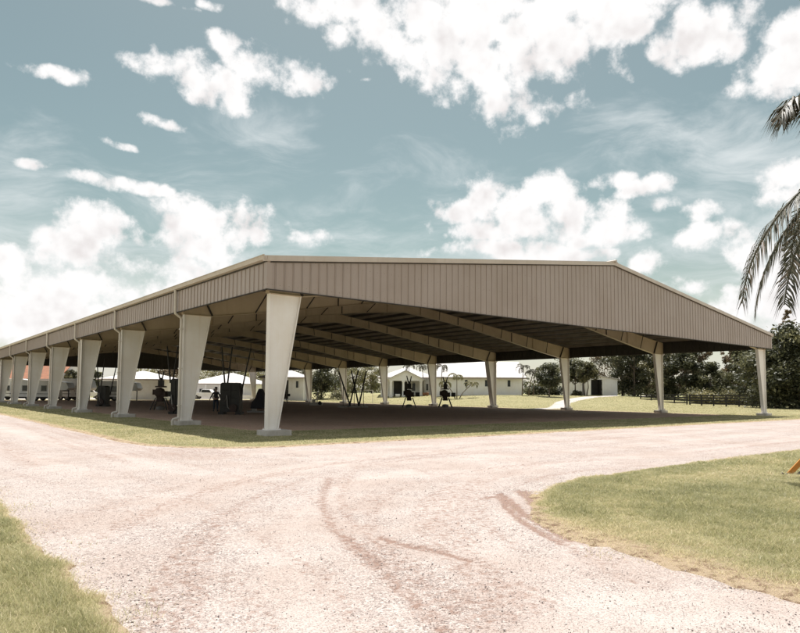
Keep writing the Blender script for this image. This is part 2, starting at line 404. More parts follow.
# grass patches: signed distance (metres inside the border)
def rect_in(X, Y, x0, x1, y0, y1, r=0):
    cx, cy = (x0+x1)/2, (y0+y1)/2; qx = np.abs(X-cx)-(x1-x0)/2+r; qy = np.abs(Y-cy)-(y1-y0)/2+r
    return -(np.minimum(np.maximum(qx, qy), 0)+np.hypot(np.maximum(qx, 0), np.maximum(qy, 0))-r)
def nz(X, Y, a): return a*((fbm(X*.7, Y*.7, 3)-.5)+(fbm(X*4.5, Y*4.5, 3)-.5)*.9)
def sd_left(X, Y): return -9.0-X+nz(X, Y, .28)
def sd_island(X, Y): return rect_in(X, Y, -5.0, 60, -60, -13.35, 5.2)+nz(X+40, Y, .28)
def sd_strip(X, Y):
    """ring of turf between the drives and the arena floor"""
    outer = rect_in(X, Y, -4.75, 200, -4.35, 300, 3.5)+nz(X, Y+70, .22)
    inner = rect_in(X, Y, 1.3, 41.3, 2.2, 86.5, 1.5)+nz(X+9, Y, .35)
    return np.minimum(outer, -inner)
def patch(name, sd, x, y, dryfn, h=.03):
    X, Y, F = grid(x, y); s = sd(X, Y); z = np.clip(s*.16, -.05, h)+.012*(fbm(X*2, Y*2)-.5)*(s > .3)+terrain(X, Y)
    keep = (s.ravel()[F] > -.25).any(1); F = F[keep]
    o = fast_mesh(name, np.stack([X, Y, z], -1).reshape(-1, 3), F, M['verge'], {'dry': dryfn(X, Y, s).ravel()}, smooth=True)
    return tag(o, kind='structure')
def dry_edge(w, base=0.):
    return lambda X, Y, s: np.clip(1.15-s/w, 0, 1)+base
def dry_island(X, Y, s):
    south = ss((-14.6-Y)/2.5)*ss((2-X)/4)
    worn = np.exp(-((s-1.25)/.35)**2)*.35*ss((-13.6-Y)/.8)     # paler ring left by old wheel marks
    return np.clip(1.15-s/(.28+.72*south), 0, 1)+worn
patch('grass_verge', sd_left, graded(-60, -16, -8.5, -8.4, .12, 12), graded(-45, -21, 0, 160, .15, 40), dry_edge(.25))
patch('grass_island', sd_island, graded(-5.5, -5.4, 14, 62, .12, 20), graded(-62, -24, -13, -12.9, .12, 12), dry_island)
patch('grass_strip', sd_strip, graded(-5.3, -5.2, 4, 90, .15, 170), graded(-4.9, -4.8, 4, 100, .2, 90), dry_edge(.45, .22))
# arena floor
X, Y, F = grid(np.arange(.6, 42.4, .25), np.arange(1.4, 88, .3)); s = rect_in(X, Y, 1.3, 41.3, 2.2, 86.5, 1.5)+nz(X+9, Y, .35)
z = np.where(s > 0, .014+.02*fbm(X*1.5, Y*1.5), np.clip(s*.3, -.05, 0)+.012)
F = F[(s.ravel()[F] > -.3).any(1)]
tag(fast_mesh('arena_floor', np.stack([X, Y, z], -1).reshape(-1, 3), F, M['dirt'], smooth=True), kind='structure')

# pale drive running up to the shed across the lawn
pp = [(38.5, 20.5), (46, 22.5), (60, 32), (78, 40), (95, 45.5), (112, 50)]
vs, fs = [], []
P = []
for i in range(len(pp)-1):
    for k in range(8):
        t = k/8; P.append((pp[i][0]*(1-t)+pp[i+1][0]*t, pp[i][1]*(1-t)+pp[i+1][1]*t))
P.append(pp[-1])
for i, (x, y) in enumerate(P):
    a = P[max(i-1, 0)]; b = P[min(i+1, len(P)-1)]; dx, dy = b[0]-a[0], b[1]-a[1]; l = math.hypot(dx, dy); w = 1.15 if i < 34 else 2.6
    for k, sgn in enumerate((-1, -.4, .4, 1)):
        xx, yy = x-dy/l*w*sgn, y+dx/l*w*sgn; vs.append((xx, yy, float(terrain(xx, yy))+(.075 if abs(sgn) < 1 else .02)))
for i in range(len(P)-1):
    for k in range(3): a = i*4+k; fs.append((a, a+1, a+5, a+4))
pm = MB(); pm.add(vs, fs); tag(pm.build('path', M['path'], smooth=True), kind='structure')

ym = MB(); n_ = 40
yv = [(-30+2.6*k, 92+1.2*math.sin(k*.7)+.8*math.sin(k*1.9), .03) for k in range(n_)]+[(-30+2.6*k, 126+2*math.sin(k*.5), .03) for k in range(n_)]
ym.add(yv, [(k, k+1, n_+k+1, n_+k) for k in range(n_-1)]); tag(ym.build('yard', M['path']), kind='structure')
# ------------------------------------------------------------------ grass blades
def blades(name, sd, bbox, n, hfun, wfun, dryfn, label=None, zfn=None):
    x0, x1, y0, y1 = bbox
    m = n*3; x = RNG.uniform(x0, x1, m); y = RNG.uniform(y0, y1, m)
    dx, dy = x-CAM[0], y-CAM[1]; az = np.arctan2(dx, dy)-YAW; dist = np.hypot(dx, dy)
    s = sd(x, y)
    ok = (s > -.30*RNG.random(m)**5) & (np.abs(az) < .66) & (dist > 3.2)
    d_ = dryfn(x, y, s); clump = fbm(x*3, y*3, 4)
    ok &= RNG.random(m) < np.clip(1.25-1.0*d_, .14, 1)*np.clip((clump-.15)*4, .5, 1)
    x, y, s, dist, d_, clump = [q[ok][:n] for q in (x, y, s, dist, d_, clump)]
    n = len(x); h = hfun(dist)*RNG.uniform(.5, 1.25, n)*(1-.55*np.clip(d_, 0, 1))*(.55+.9*clump); w = wfun(dist)*RNG.uniform(.7, 1.3, n)
    a = RNG.uniform(0, 2*np.pi, n); lean = RNG.uniform(.3, 1.6, n)*h; la = RNG.uniform(0, 2*np.pi, n)
    z0 = np.clip(s*.16, 0, .03)-.004+terrain(x, y)
    cx, cy = np.cos(a)*w/2, np.sin(a)*w/2; lx, ly = np.cos(la)*lean, np.sin(la)*lean
    V = np.empty((n, 5, 3))
    V[:, 0] = np.stack([x-cx, y-cy, z0], -1); V[:, 1] = np.stack([x+cx, y+cy, z0], -1)
    V[:, 2] = np.stack([x-cx*.8+lx*.35, y-cy*.8+ly*.35, z0+h*.58], -1); V[:, 3] = np.stack([x+cx*.8+lx*.35, y+cy*.8+ly*.35, z0+h*.58], -1)
    V[:, 4] = np.stack([x+lx, y+ly, z0+h*.9], -1)
    b = np.arange(n)[:, None]*5
    T = np.concatenate([b+np.array([0, 1, 3]), b+np.array([0, 3, 2]), b+np.array([2, 3, 4])])
    tint = np.clip(.30+.5*RNG.random(n)**1.6+.45*np.clip(d_, 0, 1)+.65*(fbm(x*.8+3, y*.8, 5)-.5)+.35*(fbm(x*5, y*5, 3)-.5), 0, 1)
    tint = np.where(RNG.random(n) < .04, 1., tint)
    o = fast_mesh(name, V.reshape(-1, 3), T, M['grass'], {'tint': np.repeat(tint, 5)})
    return tag(o, kind='stuff')
def tufty(sd, f=1.9, lo=.60):
    return lambda x, y: np.where(fbm(x*f+11, y*f+5, 3) > lo, sd(x, y), -9)
cl = lambda a, b: (lambda d: np.clip(d*a, b, 1))
blades('grass', sd_left, (-14.5, -8.6, -18, -2), 210000, lambda d: .075+0*d, lambda d: np.clip(d*.0006, .003, .02), dry_edge(.25))
blades('grass', sd_left, (-26, -8.6, -4, 60), 30000, lambda d: .10+0*d, lambda d: np.clip(d*.0009, .004, .05), dry_edge(.25))
blades('grass', sd_island, (-5.3, 4, -20.5, -13), 230000, lambda d: .052+0*d, lambda d: np.clip(d*.0006, .0035, .02), dry_island)
blades('grass', sd_island, (2, 22, -20, -13), 90000, lambda d: .06+0*d, lambda d: np.clip(d*.0008, .004, .03), dry_island)
blades('grass', sd_strip, (-5.2, 10, -4.8, 25), 130000, lambda d: .045+0*d, lambda d: np.clip(d*.0007, .006, .03), dry_edge(.45, .30))
blades('grass', sd_strip, (8, 50, -4.8, 4), 90000, lambda d: .045+0*d, lambda d: np.clip(d*.0007, .006, .04), dry_edge(.45, .30))
blades('grass', sd_strip, (-5.2, 3, 22, 90), 40000, lambda d: .055+0*d, lambda d: np.clip(d*.0008, .006, .05), dry_edge(.45, .30))
blades('grass', tufty(sd_left), (-14.5, -8.6, -18, -2), 16000, lambda d: .12+0*d, lambda d: np.clip(d*.0008, .004, .02), dry_edge(.25))
blades('grass', tufty(sd_island), (-5.3, 12, -20.5, -13), 26000, lambda d: .09+0*d, lambda d: np.clip(d*.0008, .004, .02), dry_island)
WP = [GP(122, 600), GP(141, 613), GP(133, 606), GP(28, 508), GP(548, 520), GP(612, 556), GP(75, 545)]
def sd_weeds(x, y): return np.max([.10+.05*(i % 3)-np.hypot((x-a)*1., (y-b)*.8) for i, (a, b) in enumerate(WP)], axis=0)
blades('grass', sd_weeds, (-9.6, -8.3, -17, -10), 1500, lambda d: .08+0*d, lambda d: np.clip(d*.0008, .004, .02), lambda X, Y, s: .45+0*X)
blades('grass', sd_weeds, (-5.2, -3.5, -18, -14.5), 700, lambda d: .06+0*d, lambda d: np.clip(d*.0008, .004, .02), lambda X, Y, s: .45+0*X)
def sd_lawn(X, Y): return np.minimum(X-43.2, 130-X)
blades('grass', sd_lawn, (43, 100, 3, 75), 70000, lambda d: .05+0*d, lambda d: np.clip(d*.0007, .006, .08), lambda X, Y, s: .12+0*X)

# scattered loose stones near the camera
n = 20000
a = RNG.uniform(-.64, .64, n*2)+YAW; dist = 3.4+RNG.random(n*2)**1.5*13
x = CAM[0]+np.sin(a)*dist; y = CAM[1]+np.cos(a)*dist
ok = (sd_left(x, y) < .05) & (sd_island(x, y) < .10) & (sd_strip(x, y) < .0) & (RNG.random(n*2) < .25+1.3*np.clip(fbm(x*.9+2, y*.9)-.35, 0, 1))
x, y = x[ok][:n], y[ok][:n]; n = len(x); sz = RNG.uniform(.003, .0068, n)*(1+.8*(RNG.random(n) < .06))
octa = np.array([(1,0,0),(0,1,0),(-1,0,0),(0,-1,0),(0,0,1),(0,0,-.6)], float)
V = octa[None]*sz[:, None, None]*RNG.uniform(.6, 1.35, (n, 6, 3)); rz = RNG.uniform(0, 6.28, n)
vx = V[..., 0]*np.cos(rz)[:, None]-V[..., 1]*np.sin(rz)[:, None]; vy = V[..., 0]*np.sin(rz)[:, None]+V[..., 1]*np.cos(rz)[:, None]
V = np.stack([vx+x[:, None], vy+y[:, None], V[..., 2]*.8+.016], -1)
t8 = np.array([(0,1,4),(1,2,4),(2,3,4),(3,0,4),(1,0,5),(2,1,5),(3,2,5),(0,3,5)])
T = (np.arange(n)[:, None, None]*6+t8[None]).reshape(-1, 3)
tag(fast_mesh('gravel_stones', V.reshape(-1, 3), T, M['stones'], {'tint': np.repeat(RNG.random(n), 6)}), kind='stuff')

# ------------------------------------------------------------------ the pavilion
W = 42.6; B1 = 8.38; SP = 9.85; NF = 10; YS = [0]+[B1+i*SP for i in range(NF-1)]; LEN = YS[-1]
HB = 5.2; ZE = 6.33; SL = (9.0-ZE)/(W/2+.15); XF = -.15; YF = -.45; YE = LEN+.45; RIB = .36
pav = empty('open_pavilion', (W/2, LEN/2, 0), 0, 'long open-sided steel pavilion with tan ribbed fascia, low gabled roof and white tapered columns', 'pavilion')
def pb(mb, name, mats, parent=pav, **k):
    """build in world coordinates, then hang under the pavilion"""
    o = mb.build(name, mats, None, **k)
    o.data.transform(Matrix.Translation((-W/2, -LEN/2, 0))); o.parent = parent; return o
rt = lambda x: ZE+SL*(x-XF if x <= W/2 else W-XF-x)       # top of the roof sheet along a frame

# ribbed fascia panels: flat pans with a raised seam and a narrow groove beside it
def pan_profile(a, b):
    """list of (s, outward offset)"""
    pts = [(a, .03), (a+.22, .03), (a+.22, 0)]; x = a+.22+.10
    while x < b-.4:
        pts += [(x, 0), (x+.006, .026), (x+.030, .026), (x+.036, 0), (x+.041, -.020), (x+.052, -.020), (x+.056, 0)]; x += RIB
    pts += [(b-.22, 0), (b-.22, .03), (b, .03)]; return pts
def fascia_gable(y, outward):
    pr = pan_profile(XF-.031, W-XF+.031); mid = W/2
    pr = sorted(pr+[(mid, 0)], key=lambda p: p[0]) if False else pr
    v = []; f = []
    for i, (sx, off) in enumerate(pr):
        v += [(sx, y+outward*off, HB), (sx, y+outward*off, rt(sx)-.06)]
        if i: f.append((2*i-2, 2*i, 2*i+1, 2*i-1))
    return v, f
for y, o_, lab in ((YF, -1, None), (YE, 1, None)):
    mb = MB(); v, f = fascia_gable(y, o_); mb.add(v, f)
    mb.prism([(XF+.02, HB+.01), (W-XF-.02, HB+.01), (W-XF-.02, ZE-.08), (W/2, rt(W/2)-.09), (XF+.02, ZE-.08)], y-o_*.035, y-o_*.05, 'y', 2)  # inner face of the cladding, its deep shade painted near-black
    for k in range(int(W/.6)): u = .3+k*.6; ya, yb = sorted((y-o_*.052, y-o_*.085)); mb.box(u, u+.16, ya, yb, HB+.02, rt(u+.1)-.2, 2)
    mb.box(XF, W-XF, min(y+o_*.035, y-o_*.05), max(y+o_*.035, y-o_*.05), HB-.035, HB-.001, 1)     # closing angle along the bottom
    pb(mb, 'gable_fascia', [M['fascia'], M['seam'], M['under_shade']])
for x, o_ in ((XF, -1), (W-XF, 1)):
    pr = pan_profile(YF-.031, YE+.031); v = []; f = []
    for i, (sy, off) in enumerate(pr):
        v += [(x+o_*off, sy, HB), (x+o_*off, sy, ZE-.12)]
        if i: f.append((2*i-2, 2*i, 2*i+1, 2*i-1))
    mb = MB(); mb.add(v, f)
    mb.box(min(x-o_*.035, x-o_*.05), max(x-o_*.035, x-o_*.05), YF+.06, YE-.06, HB+.01, ZE-.13, 2)  # inside backing, coloured near-black for the shade behind the fascia
    for k in range(int(LEN/.6)): u = .3+k*.6; xa, xb = sorted((x-o_*.052, x-o_*.085)); mb.box(xa, xb, u, u+.16, HB+.02, ZE-.15, 2)
    mb.box(min(x+o_*.033, x-o_*.05), max(x+o_*.033, x-o_*.05), YF+.06, YE-.06, HB-.033, HB-.002, 1)
    pb(mb, 'side_fascia', [M['fascia'], M['seam'], M['under_shade']])
    gm = MB()      # eave gutter: open trough with a rolled lip
    gx = x+o_*.04
    gm.prism([(gx, ZE-.14), (gx+o_*.13, ZE-.12), (gx+o_*.16, ZE+.02), (gx+o_*.18, ZE+.02), (gx+o_*.18, ZE+.045), (gx+o_*.14, ZE+.045), (gx+o_*.12, ZE-.10), (gx+o_*.01, ZE-.11), (gx+o_*.01, ZE+.02), (gx, ZE+.02)], YF-.12, YE+.12)
    gm.box(min(gx, gx-o_*.03), max(gx, gx-o_*.03), YF-.03, YE+.03, ZE-.19, ZE-.142, 1)  # dark strip painting the shadow gap beneath the gutter
    pb(gm, 'gutter', [M['trim'], M['seam']])
for y, o_ in ((YF, -1), (YE, 1)):      # rake trim
    mb = MB()
    for sgn in (0, 1):
        xa, xb = (XF-.2, W/2) if sgn == 0 else (W/2, W-XF+.2)
        za, zb = (ZE-.02, rt(W/2)+.03) if sgn == 0 else (rt(W/2)+.03, ZE-.02)
        ya, yb = sorted((y+o_*.035, y+o_*.10))
        mb.prism([(xa, za-.17), (xb, zb-.17), (xb, zb+.03), (xa, za+.03)], ya, yb)
        ya, yb = sorted((y+o_*.032, y+o_*.05))
        mb.prism([(xa+.3, za-.215+.036), (xb, zb-.215), (xb, zb-.172), (xa+.3, za-.172+.036)] if sgn == 0 else [(xa, za-.215), (xb-.3, zb-.215+.036), (xb-.3, zb-.172+.036), (xa, za-.172)], ya, yb, 'y', 1)
    pb(mb, 'rake_trim', [M['trim'], M['seam']])
# roof: two slabs, standing seams on top, underside coloured near-black for its shade
rf = None
for sgn in (0, 1):
    mb = MB(); xa, xb = (XF-.04, W/2) if sgn == 0 else (W-XF+.04, W/2)
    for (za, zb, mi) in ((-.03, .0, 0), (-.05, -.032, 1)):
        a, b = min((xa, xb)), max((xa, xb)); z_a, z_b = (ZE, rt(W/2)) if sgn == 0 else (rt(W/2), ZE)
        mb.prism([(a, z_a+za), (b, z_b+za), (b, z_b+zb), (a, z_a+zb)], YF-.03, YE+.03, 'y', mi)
    y = YF+.4
    while y < YE:
        a, b = min((xa, xb)), max((xa, xb)); z_a, z_b = (ZE, rt(W/2)) if sgn == 0 else (rt(W/2), ZE)
        mb.prism([(a, z_a+.002), (b, z_b+.002), (b, z_b+.045), (a, z_a+.045)], y, y+.03, 'y', 0); y += .6
    rf = pb(mb, 'roof', [M['roof'], M['under_shade']])
mb = MB(); zr = rt(W/2)
mb.prism([(W/2-.3, zr-.0), (W/2, zr+.05), (W/2+.3, zr-.0), (W/2+.3, zr+.04), (W/2, zr+.10), (W/2-.3, zr+.04)], YF-.12, YE+.12)
mb.tube([(W/2, YF-.2, zr+.07), (W/2, YE+.2, zr+.07)], .085, 10)
c = pb(mb, 'ridge_cap', M['trim']); c.parent = rf
# purlins
for k in range(14):
    for sgn in (0, 1):
        x = .75+k*1.5; x = min(x, W/2-.35); xx = x if sgn == 0 else W-x; zt = rt(xx)-.055
        mb = MB(); w = .07
        mb.box(xx-.008, xx+.008, YF+.07, YE-.07, zt-.22, zt-.012); mb.box(xx-w/2, xx-.010, YF+.07, YE-.07, zt-.012, zt); mb.box(xx+.010, xx+w/2, YF+.07, YE-.07, zt-.234, zt-.222)
        pb(mb, 'purlin', M['purlin'])
# frames
def halfX(u, side): return u if side == 0 else W-u
def rbot(u):   # underside of rafter
    P = [(1.5, 5.12), (4.5, 5.58), (9.4, 6.40), (13.2, 7.02), (16.7, 7.50), (21.3, 7.95)]
    for (a, za), (b, zb) in zip(P[:-1], P[1:]):
        if u <= b: return za+(zb-za)*(u-a)/(b-a)
    return 7.95
rtop = lambda u: rt(u)-.292
def column(y, side, spout, wide=False):
    X = lambda u: halfX(u, side); t0, t1 = .17, 1.40; b0, b1 = .17, .56; zb, zt = .26, 5.10
    mb = MB(); fw = .28 if wide else .115
    mb.prism([(X(b0), zb), (X(b1), zb), (X(t1), zt), (X(t0), zt)], y-.012, y+.012)             # web
    mb.prism([(X(b0-.028), zb), (X(b0-.002), zb), (X(t0-.002), zt), (X(t0-.028), zt)], y-fw, y+fw)   # outer flange
    mb.prism([(X(b1+.002), zb), (X(b1+.030), zb), (X(t1+.030), zt), (X(t1+.002), zt)], y-fw, y+fw)   # inner flange
    mb.box(*sorted((X(b0-.08), X(b1+.10))), y-fw-.05, y+fw+.05, .232, .257)
    for bx in (b0-.05, b1+.065):
        for by in (-fw-.02, fw+.02): mb.tube([(X(bx), y+by, .255), (X(bx), y+by, .30)], .016, 6)                       # base plate
    c = pb(mb, 'column', M['white_steel'])
    mb = MB(); mb.box(*sorted((X(t0-.04), X(t1+.05))), y-fw-.01, y+fw+.01, 5.102, 5.125)
    cp = pb(mb, 'cap_plate', M['tan_steel']); cp.parent = c
    ft = MB(); x0, x1 = sorted((X(-.05), X(.98))); y0, y1 = y-.42, y+.36; e = .05
    ft.prism([(x0+e, y0), (x1-e, y0), (x1, y0+e), (x1, y1-e), (x1-e, y1), (x0+e, y1), (x0, y1-e), (x0, y0+e)], -.1, .23, 'z')
    fo = pb(ft, 'footing', M['concrete'], bevel=.012); fo.parent = c
    if spout:
        s = 1 if side == 0 else -1; gx = halfX(XF, side); cx = X(.05)
        mb = MB(); r = .062
        mb.tube([(gx-s*.12, y-.02, ZE-.12), (gx-s*.10, y-.02, ZE-.35), (gx-s*.10, y-.02, HB+.02), (gx-s*.08, y-.02, HB-.08), (cx-s*.02, y-.02, HB-.26), (cx, y-.02, HB-.36), (cx, y-.02, .42),
                 (cx-s*.03, y-.02, .36), (cx-s*.25, y-.02, .30), (cx-s*.28, y-.02, .24), (cx-s*.28, y-.02, .03)], r, 10)
        for zz in (4.4, 2.6, .9): mb.box(cx-.075, cx+.075, y-.10, y+.06, zz, zz+.04)
        pb(mb, 'downspout', M['spout'], smooth=False)
def rafter(y):
    mb = MB(); th = .010; fw = .13
    us = [1.5, 4.5, 9.4, 13.2, 16.7, 21.3]
    for side in (0, 1):
        X = lambda u: halfX(u, side)
        mb.prism([(X(.115), 5.13), (X(1.53), 5.13)]+[(X(u), rbot(u)) for u in us[1:]]+[(X(21.3), rtop(21.3)), (X(.115), rtop(.115))], y-th, y+th)
        for a, b in zip(us[:-1], us[1:]):    # bottom flange
            za, zb = rbot(a), rbot(b); za = 5.13 if a == 1.5 else za
            mb.prism([(X(a), za-.022), (X(b), zb-.022), (X(b), zb-.001), (X(a), za-.001)], y-fw, y+fw)
        mb.prism([(X(.112), rtop(.112)+.001), (X(21.3), rtop(21.3)+.001), (X(21.3), rtop(21.3)+.02), (X(.112), rtop(.112)+.02)], y-fw, y+fw)
        mb.box(*sorted((X(.088), X(.112))), y-fw, y+fw, 5.13, rtop(.1))
        # knee end plates: dark bolted joint on the diagonal, splice plates, web stiffeners and flange braces
        mb.bar((X(1.5), y-.02, 5.14), (X(.95), y-.02, rtop(.95)), .05, .22, 1, up=(0, 1, 0))
        for u in (5.6, 8.6, 12.4, 15.4, 19.6):
            mb.box(*sorted((X(u-.012), X(u+.012))), y-.09, y-.011, rbot(u), rtop(u), 1 if u in (8.6, 15.4) else 0)
        for u in (3.7, 6.6, 10.1, 13.6, 17.6):
            if y > 1: mb.bar((X(u), y-.10, rbot(u)+.02), (X(u+.42), y-.62, rtop(u+.42)-.03), .05, .05, 1)
            if y < LEN-1: mb.bar((X(u), y+.10, rbot(u)+.02), (X(u+.42), y+.62, rtop(u+.42)-.03), .05, .05, 1)
    pb(mb, 'rafter', [M['tan_steel'], M['seam']])
for i, y in enumerate(YS):
    rafter(y)
    column(y, 0, i > 0, i in (3, 7)); column(y, 1, i > 0, i in (3, 7))

# ------------------------------------------------------------------ houses
def building(name, label, cat, px0, px1, depth, wall_h, roof, roof_h, deep, wins=(), doors=(), wall='stucco', roofm='house_roof', over=.5, zoff=0, rz=0, group=None):
    """wall runs between two headings at one depth, facing the drive. wins/doors: (px0, px1, z0, z1)"""
    w = (px1-px0)*depth/FOC; c = spot((px0+px1)/2, depth)
    e = empty(name, (c[0], c[1], c[2]+zoff), -YAW+rz, label, cat, group); s = depth/FOC
    mb = MB(); y0, y1 = 0, deep
    # front wall with real openings: split into columns by opening edges
    ops = sorted([((a-(px0+px1)/2)*s, (b-(px0+px1)/2)*s, z0, z1) for a, b, z0, z1 in list(wins)+list(doors)])
    x = -w/2
    for (a, b, z0, z1) in ops:
        if a > x: mb.box(x, a, y0, y0+.2, -.8, wall_h)
        if z0 > .05: mb.box(a, b, y0, y0+.2, -.8, z0)
        mb.box(a, b, y0, y0+.2, z1, wall_h); x = b
    if x < w/2: mb.box(x, w/2, y0, y0+.2, -.8, wall_h)
    mb.box(-w/2, -w/2+.2, .202, deep, -.8, wall_h); mb.box(w/2-.2, w/2, .202, deep, -.8, wall_h); mb.box(-w/2+.2, w/2-.2, deep-.2, deep, -.8, wall_h)
    if roof == 'gable_front':
        mb.prism([(-w/2, wall_h+.001), (w/2, wall_h+.001), (0, wall_h+roof_h-.05)], 0, .2); mb.prism([(-w/2, wall_h+.001), (w/2, wall_h+.001), (0, wall_h+roof_h-.05)], deep-.2, deep)
    if roof == 'gable_side':
        for xa in (-w/2, w/2-.2): mb.prism([(0, wall_h+.001), (deep, wall_h+.001), (deep/2, wall_h+roof_h-.05)], xa, xa+.2, 'x')
    mb.build('wall', M[wall], e)
    rb = MB(); o = over; t = .12; hw = w/2+o; H = wall_h; ex = o*roof_h/(deep/2)
    if roof == 'hip':
        rl = max(w/2-deep/2, .3)
        v = [(-hw, -o, H), (hw, -o, H), (hw, deep+o, H), (-hw, deep+o, H), (-rl, deep/2, H+roof_h), (rl, deep/2, H+roof_h)]
        v += [(a, b, c_+t) for a, b, c_ in v[:4]]+[(a, b, c_+t) for a, b, c_ in v[4:]]
        rb.add(v, [(0,3,2,1), (0,1,7,6), (1,2,8,7), (2,3,9,8), (3,0,6,9), (6,7,11,10), (8,9,10,11), (7,8,11), (9,6,10)])
    elif roof == 'gable_side':
        rb.prism([(-o, H-ex), (deep/2, H+roof_h), (deep+o, H-ex), (deep+o, H-ex+t), (deep/2, H+roof_h+t), (-o, H-ex+t)], -hw, hw, 'x')
    elif roof == 'gable_front':
        ex = o*roof_h/(w/2)
        rb.prism([(-hw, H-ex), (0, H+roof_h), (hw, H-ex), (hw, H-ex+t), (0, H+roof_h+t), (-hw, H-ex+t)], -o, deep+o, 'y')
    elif roof == 'mono_right':   # falls to the right
        rb.prism([(-hw, H+roof_h), (hw, H), (hw, H+t), (-hw, H+roof_h+t)], -o, deep+o, 'y')
    rb.build('roof', M[roofm], e)
    fa = MB(); fa.box(-hw, hw, -o-.03, -o-.002, H-ex-.12 if roof != 'hip' else H-.1, H-ex+t if roof != 'hip' else H+t)
    if roof in ('hip', 'gable_side'): fa.build('eave_board', M['eave'], e)
    cx = (px0+px1)/2
    for (a, b, z0, z1) in wins:
        a, b = (a-cx)*s, (b-cx)*s; fr = MB(); f_ = .07
        fr.box(a-.05, a+f_, -.04, .16, z0-.05, z1+.05); fr.box(b-f_, b+.05, -.04, .16, z0-.05, z1+.05)
        fr.box(a+f_, b-f_, -.04, .16, z0-.05, z0+f_); fr.box(a+f_, b-f_, -.04, .16, z1-f_, z1+.05); fr.box(a+(b-a)*.58, b-f_, .06, .12, z0+f_, z1-f_)
        wn = fr.build('window', M['stucco'], e); g_ = MB(); g_.box(a+f_, b-f_, .125, .14, z0+f_, z1-f_); g_.build('pane', M['dark_glass'], wn)
    for (a, b, z0, z1) in ([] if name == 'shed' else doors):
        a, b = (a-cx)*s, (b-cx)*s; dm = MB(); dm.box(a+.002, b-.002, .10, .15, z0, z1-.002); d_ = dm.build('door', M['dark_room'], e)
        hm = MB(); hm.tube([(b-.2, .04, (z0+z1)/2), (b-.2, .10, (z0+z1)/2)], .035, 8); hm.build('handle', M['grey_steel'], d_)
    return e, s, cx
def posts(e, s, cx, pxs, h, y, wd, name='column', mat='stucco', z0=-.5):
    for p in pxs:
        x = (p-cx)*s; mb = MB(); mb.box(x-wd/2, x+wd/2, y-wd/2, y+wd/2, z0, h-.002); mb.box(x-wd*.7, x+wd*.7, y-wd*.7, y+wd*.7, h-.25, h-.003); mb.box(x-wd*.7, x+wd*.7, y-wd*.7, y+wd*.7, z0, z0+.7)
        mb.build(name, M[mat], e)

# white barn behind the left side
building('barn', 'white hip-roofed barn with tall double doors behind the left columns', 'barn', 103, 162, 108, 3.5, 'hip', 1.5, 10,
         wins=[(105.5, 108.5, 1.2, 2.4)], doors=[(120, 124, 0, 2.3)], over=.7, zoff=-.1)
# the long open shelter with a white roof, porch posts and low wall
e, s, cx = building('open_shelter', 'low white-roofed shelter with porch posts and tables, behind the person and the tall dark machine', 'shelter', 192, 256, 132, 3.0, 'hip', 2.4, 14,
         wins=[(200, 206, .9, 2.1), (214, 219, .9, 2.1), (226, 232, .9, 2.1), (241, 246, .9, 2.1)], over=1.2, zoff=.0)
posts(e, s, cx, (196, 208, 222, 234, 246, 255), 3.0, -1.0, .16, 'post')
lw = MB(); lw.box((194-cx)*s, (256-cx)*s, -2.2, -2.0, -.3, .8); lw.build('low_wall', M['stucco_warm'], e)
# white outbuilding just right of the near corner column
e, s, cx = building('outbuilding', 'small white hip-roofed outbuilding with two dark windows, just right of the near corner column', 'outbuilding', 262.5, 304, 112, 3.9, 'hip', 1.5, 9,
         wins=[(296, 301, 2.1, 3.4), (270, 275, 2.1, 3.4)], doors=[(284.5, 289, .2, 3.5)], over=.6, zoff=.1)
# house with terracotta roof far left
building('tiled_house', 'house with an orange terracotta tile roof behind the white trailers', 'house', -10, 57, 130, 4.0, 'gable_side', 3.6, 13, roofm='terracotta', over=.6,
         wins=[(27, 31, 1.2, 2.6), (40, 44, 1.2, 2.6)])
# portico house
e, s, cx = building('portico_house', 'white house with a gabled portico on square columns, beyond the lawn', 'house', 381, 434, 114, 3.15, 'hip', 2.0, 10,
         wins=[(384, 388, .8, 2.2), (412, 418, .8, 2.3), (426, 430, .9, 2.2)], doors=[(394, 402.5, 0, 2.6), (404.5, 408, .1, 2.5)], over=.6)
pe = MB(); xa, xb = (389-cx)*s, (423-cx)*s; pe.prism([(xa, 2.9), (xb, 2.9), ((xa+xb)/2, 4.3)], -3.2, -3.0); pe.box(xa, xb, -3.2, -3.0, 2.6, 2.899)
pe.build('pediment', M['stucco'], e)
pr_ = MB(); t = .12; m_ = (xa+xb)/2
pr_.prism([(xa-.4, 2.65), (m_, 4.33), (xb+.4, 2.65), (xb+.4, 2.8), (m_, 4.48), (xa-.4, 2.8)], -3.6, 4.0); pr_.build('portico_roof', M['house_roof'], e)
posts(e, s, cx, (391.5, 403.5, 408.5, 420.5), 2.6, -3.0, .38)
for k, (px, rr) in enumerate(((424.5, .32), (427.5, .28), (398, .45))):
    x_, y_, z_ = spot(px, 110); pt = empty('planter', (x_, y_, z_), 0, ['clay planter at the right corner of the portico', 'smaller clay planter beside the wall right of the portico', 'broad pale tub in front of the portico door'][k], 'planter')
    MB().lathe([(rr*.6, 0), (rr*.9, .25), (rr, .6), (rr*.92, .6), (rr*.85, .5)], 14).build('pot', M['pot'] if k < 2 else M['stucco'], pt, smooth=True)
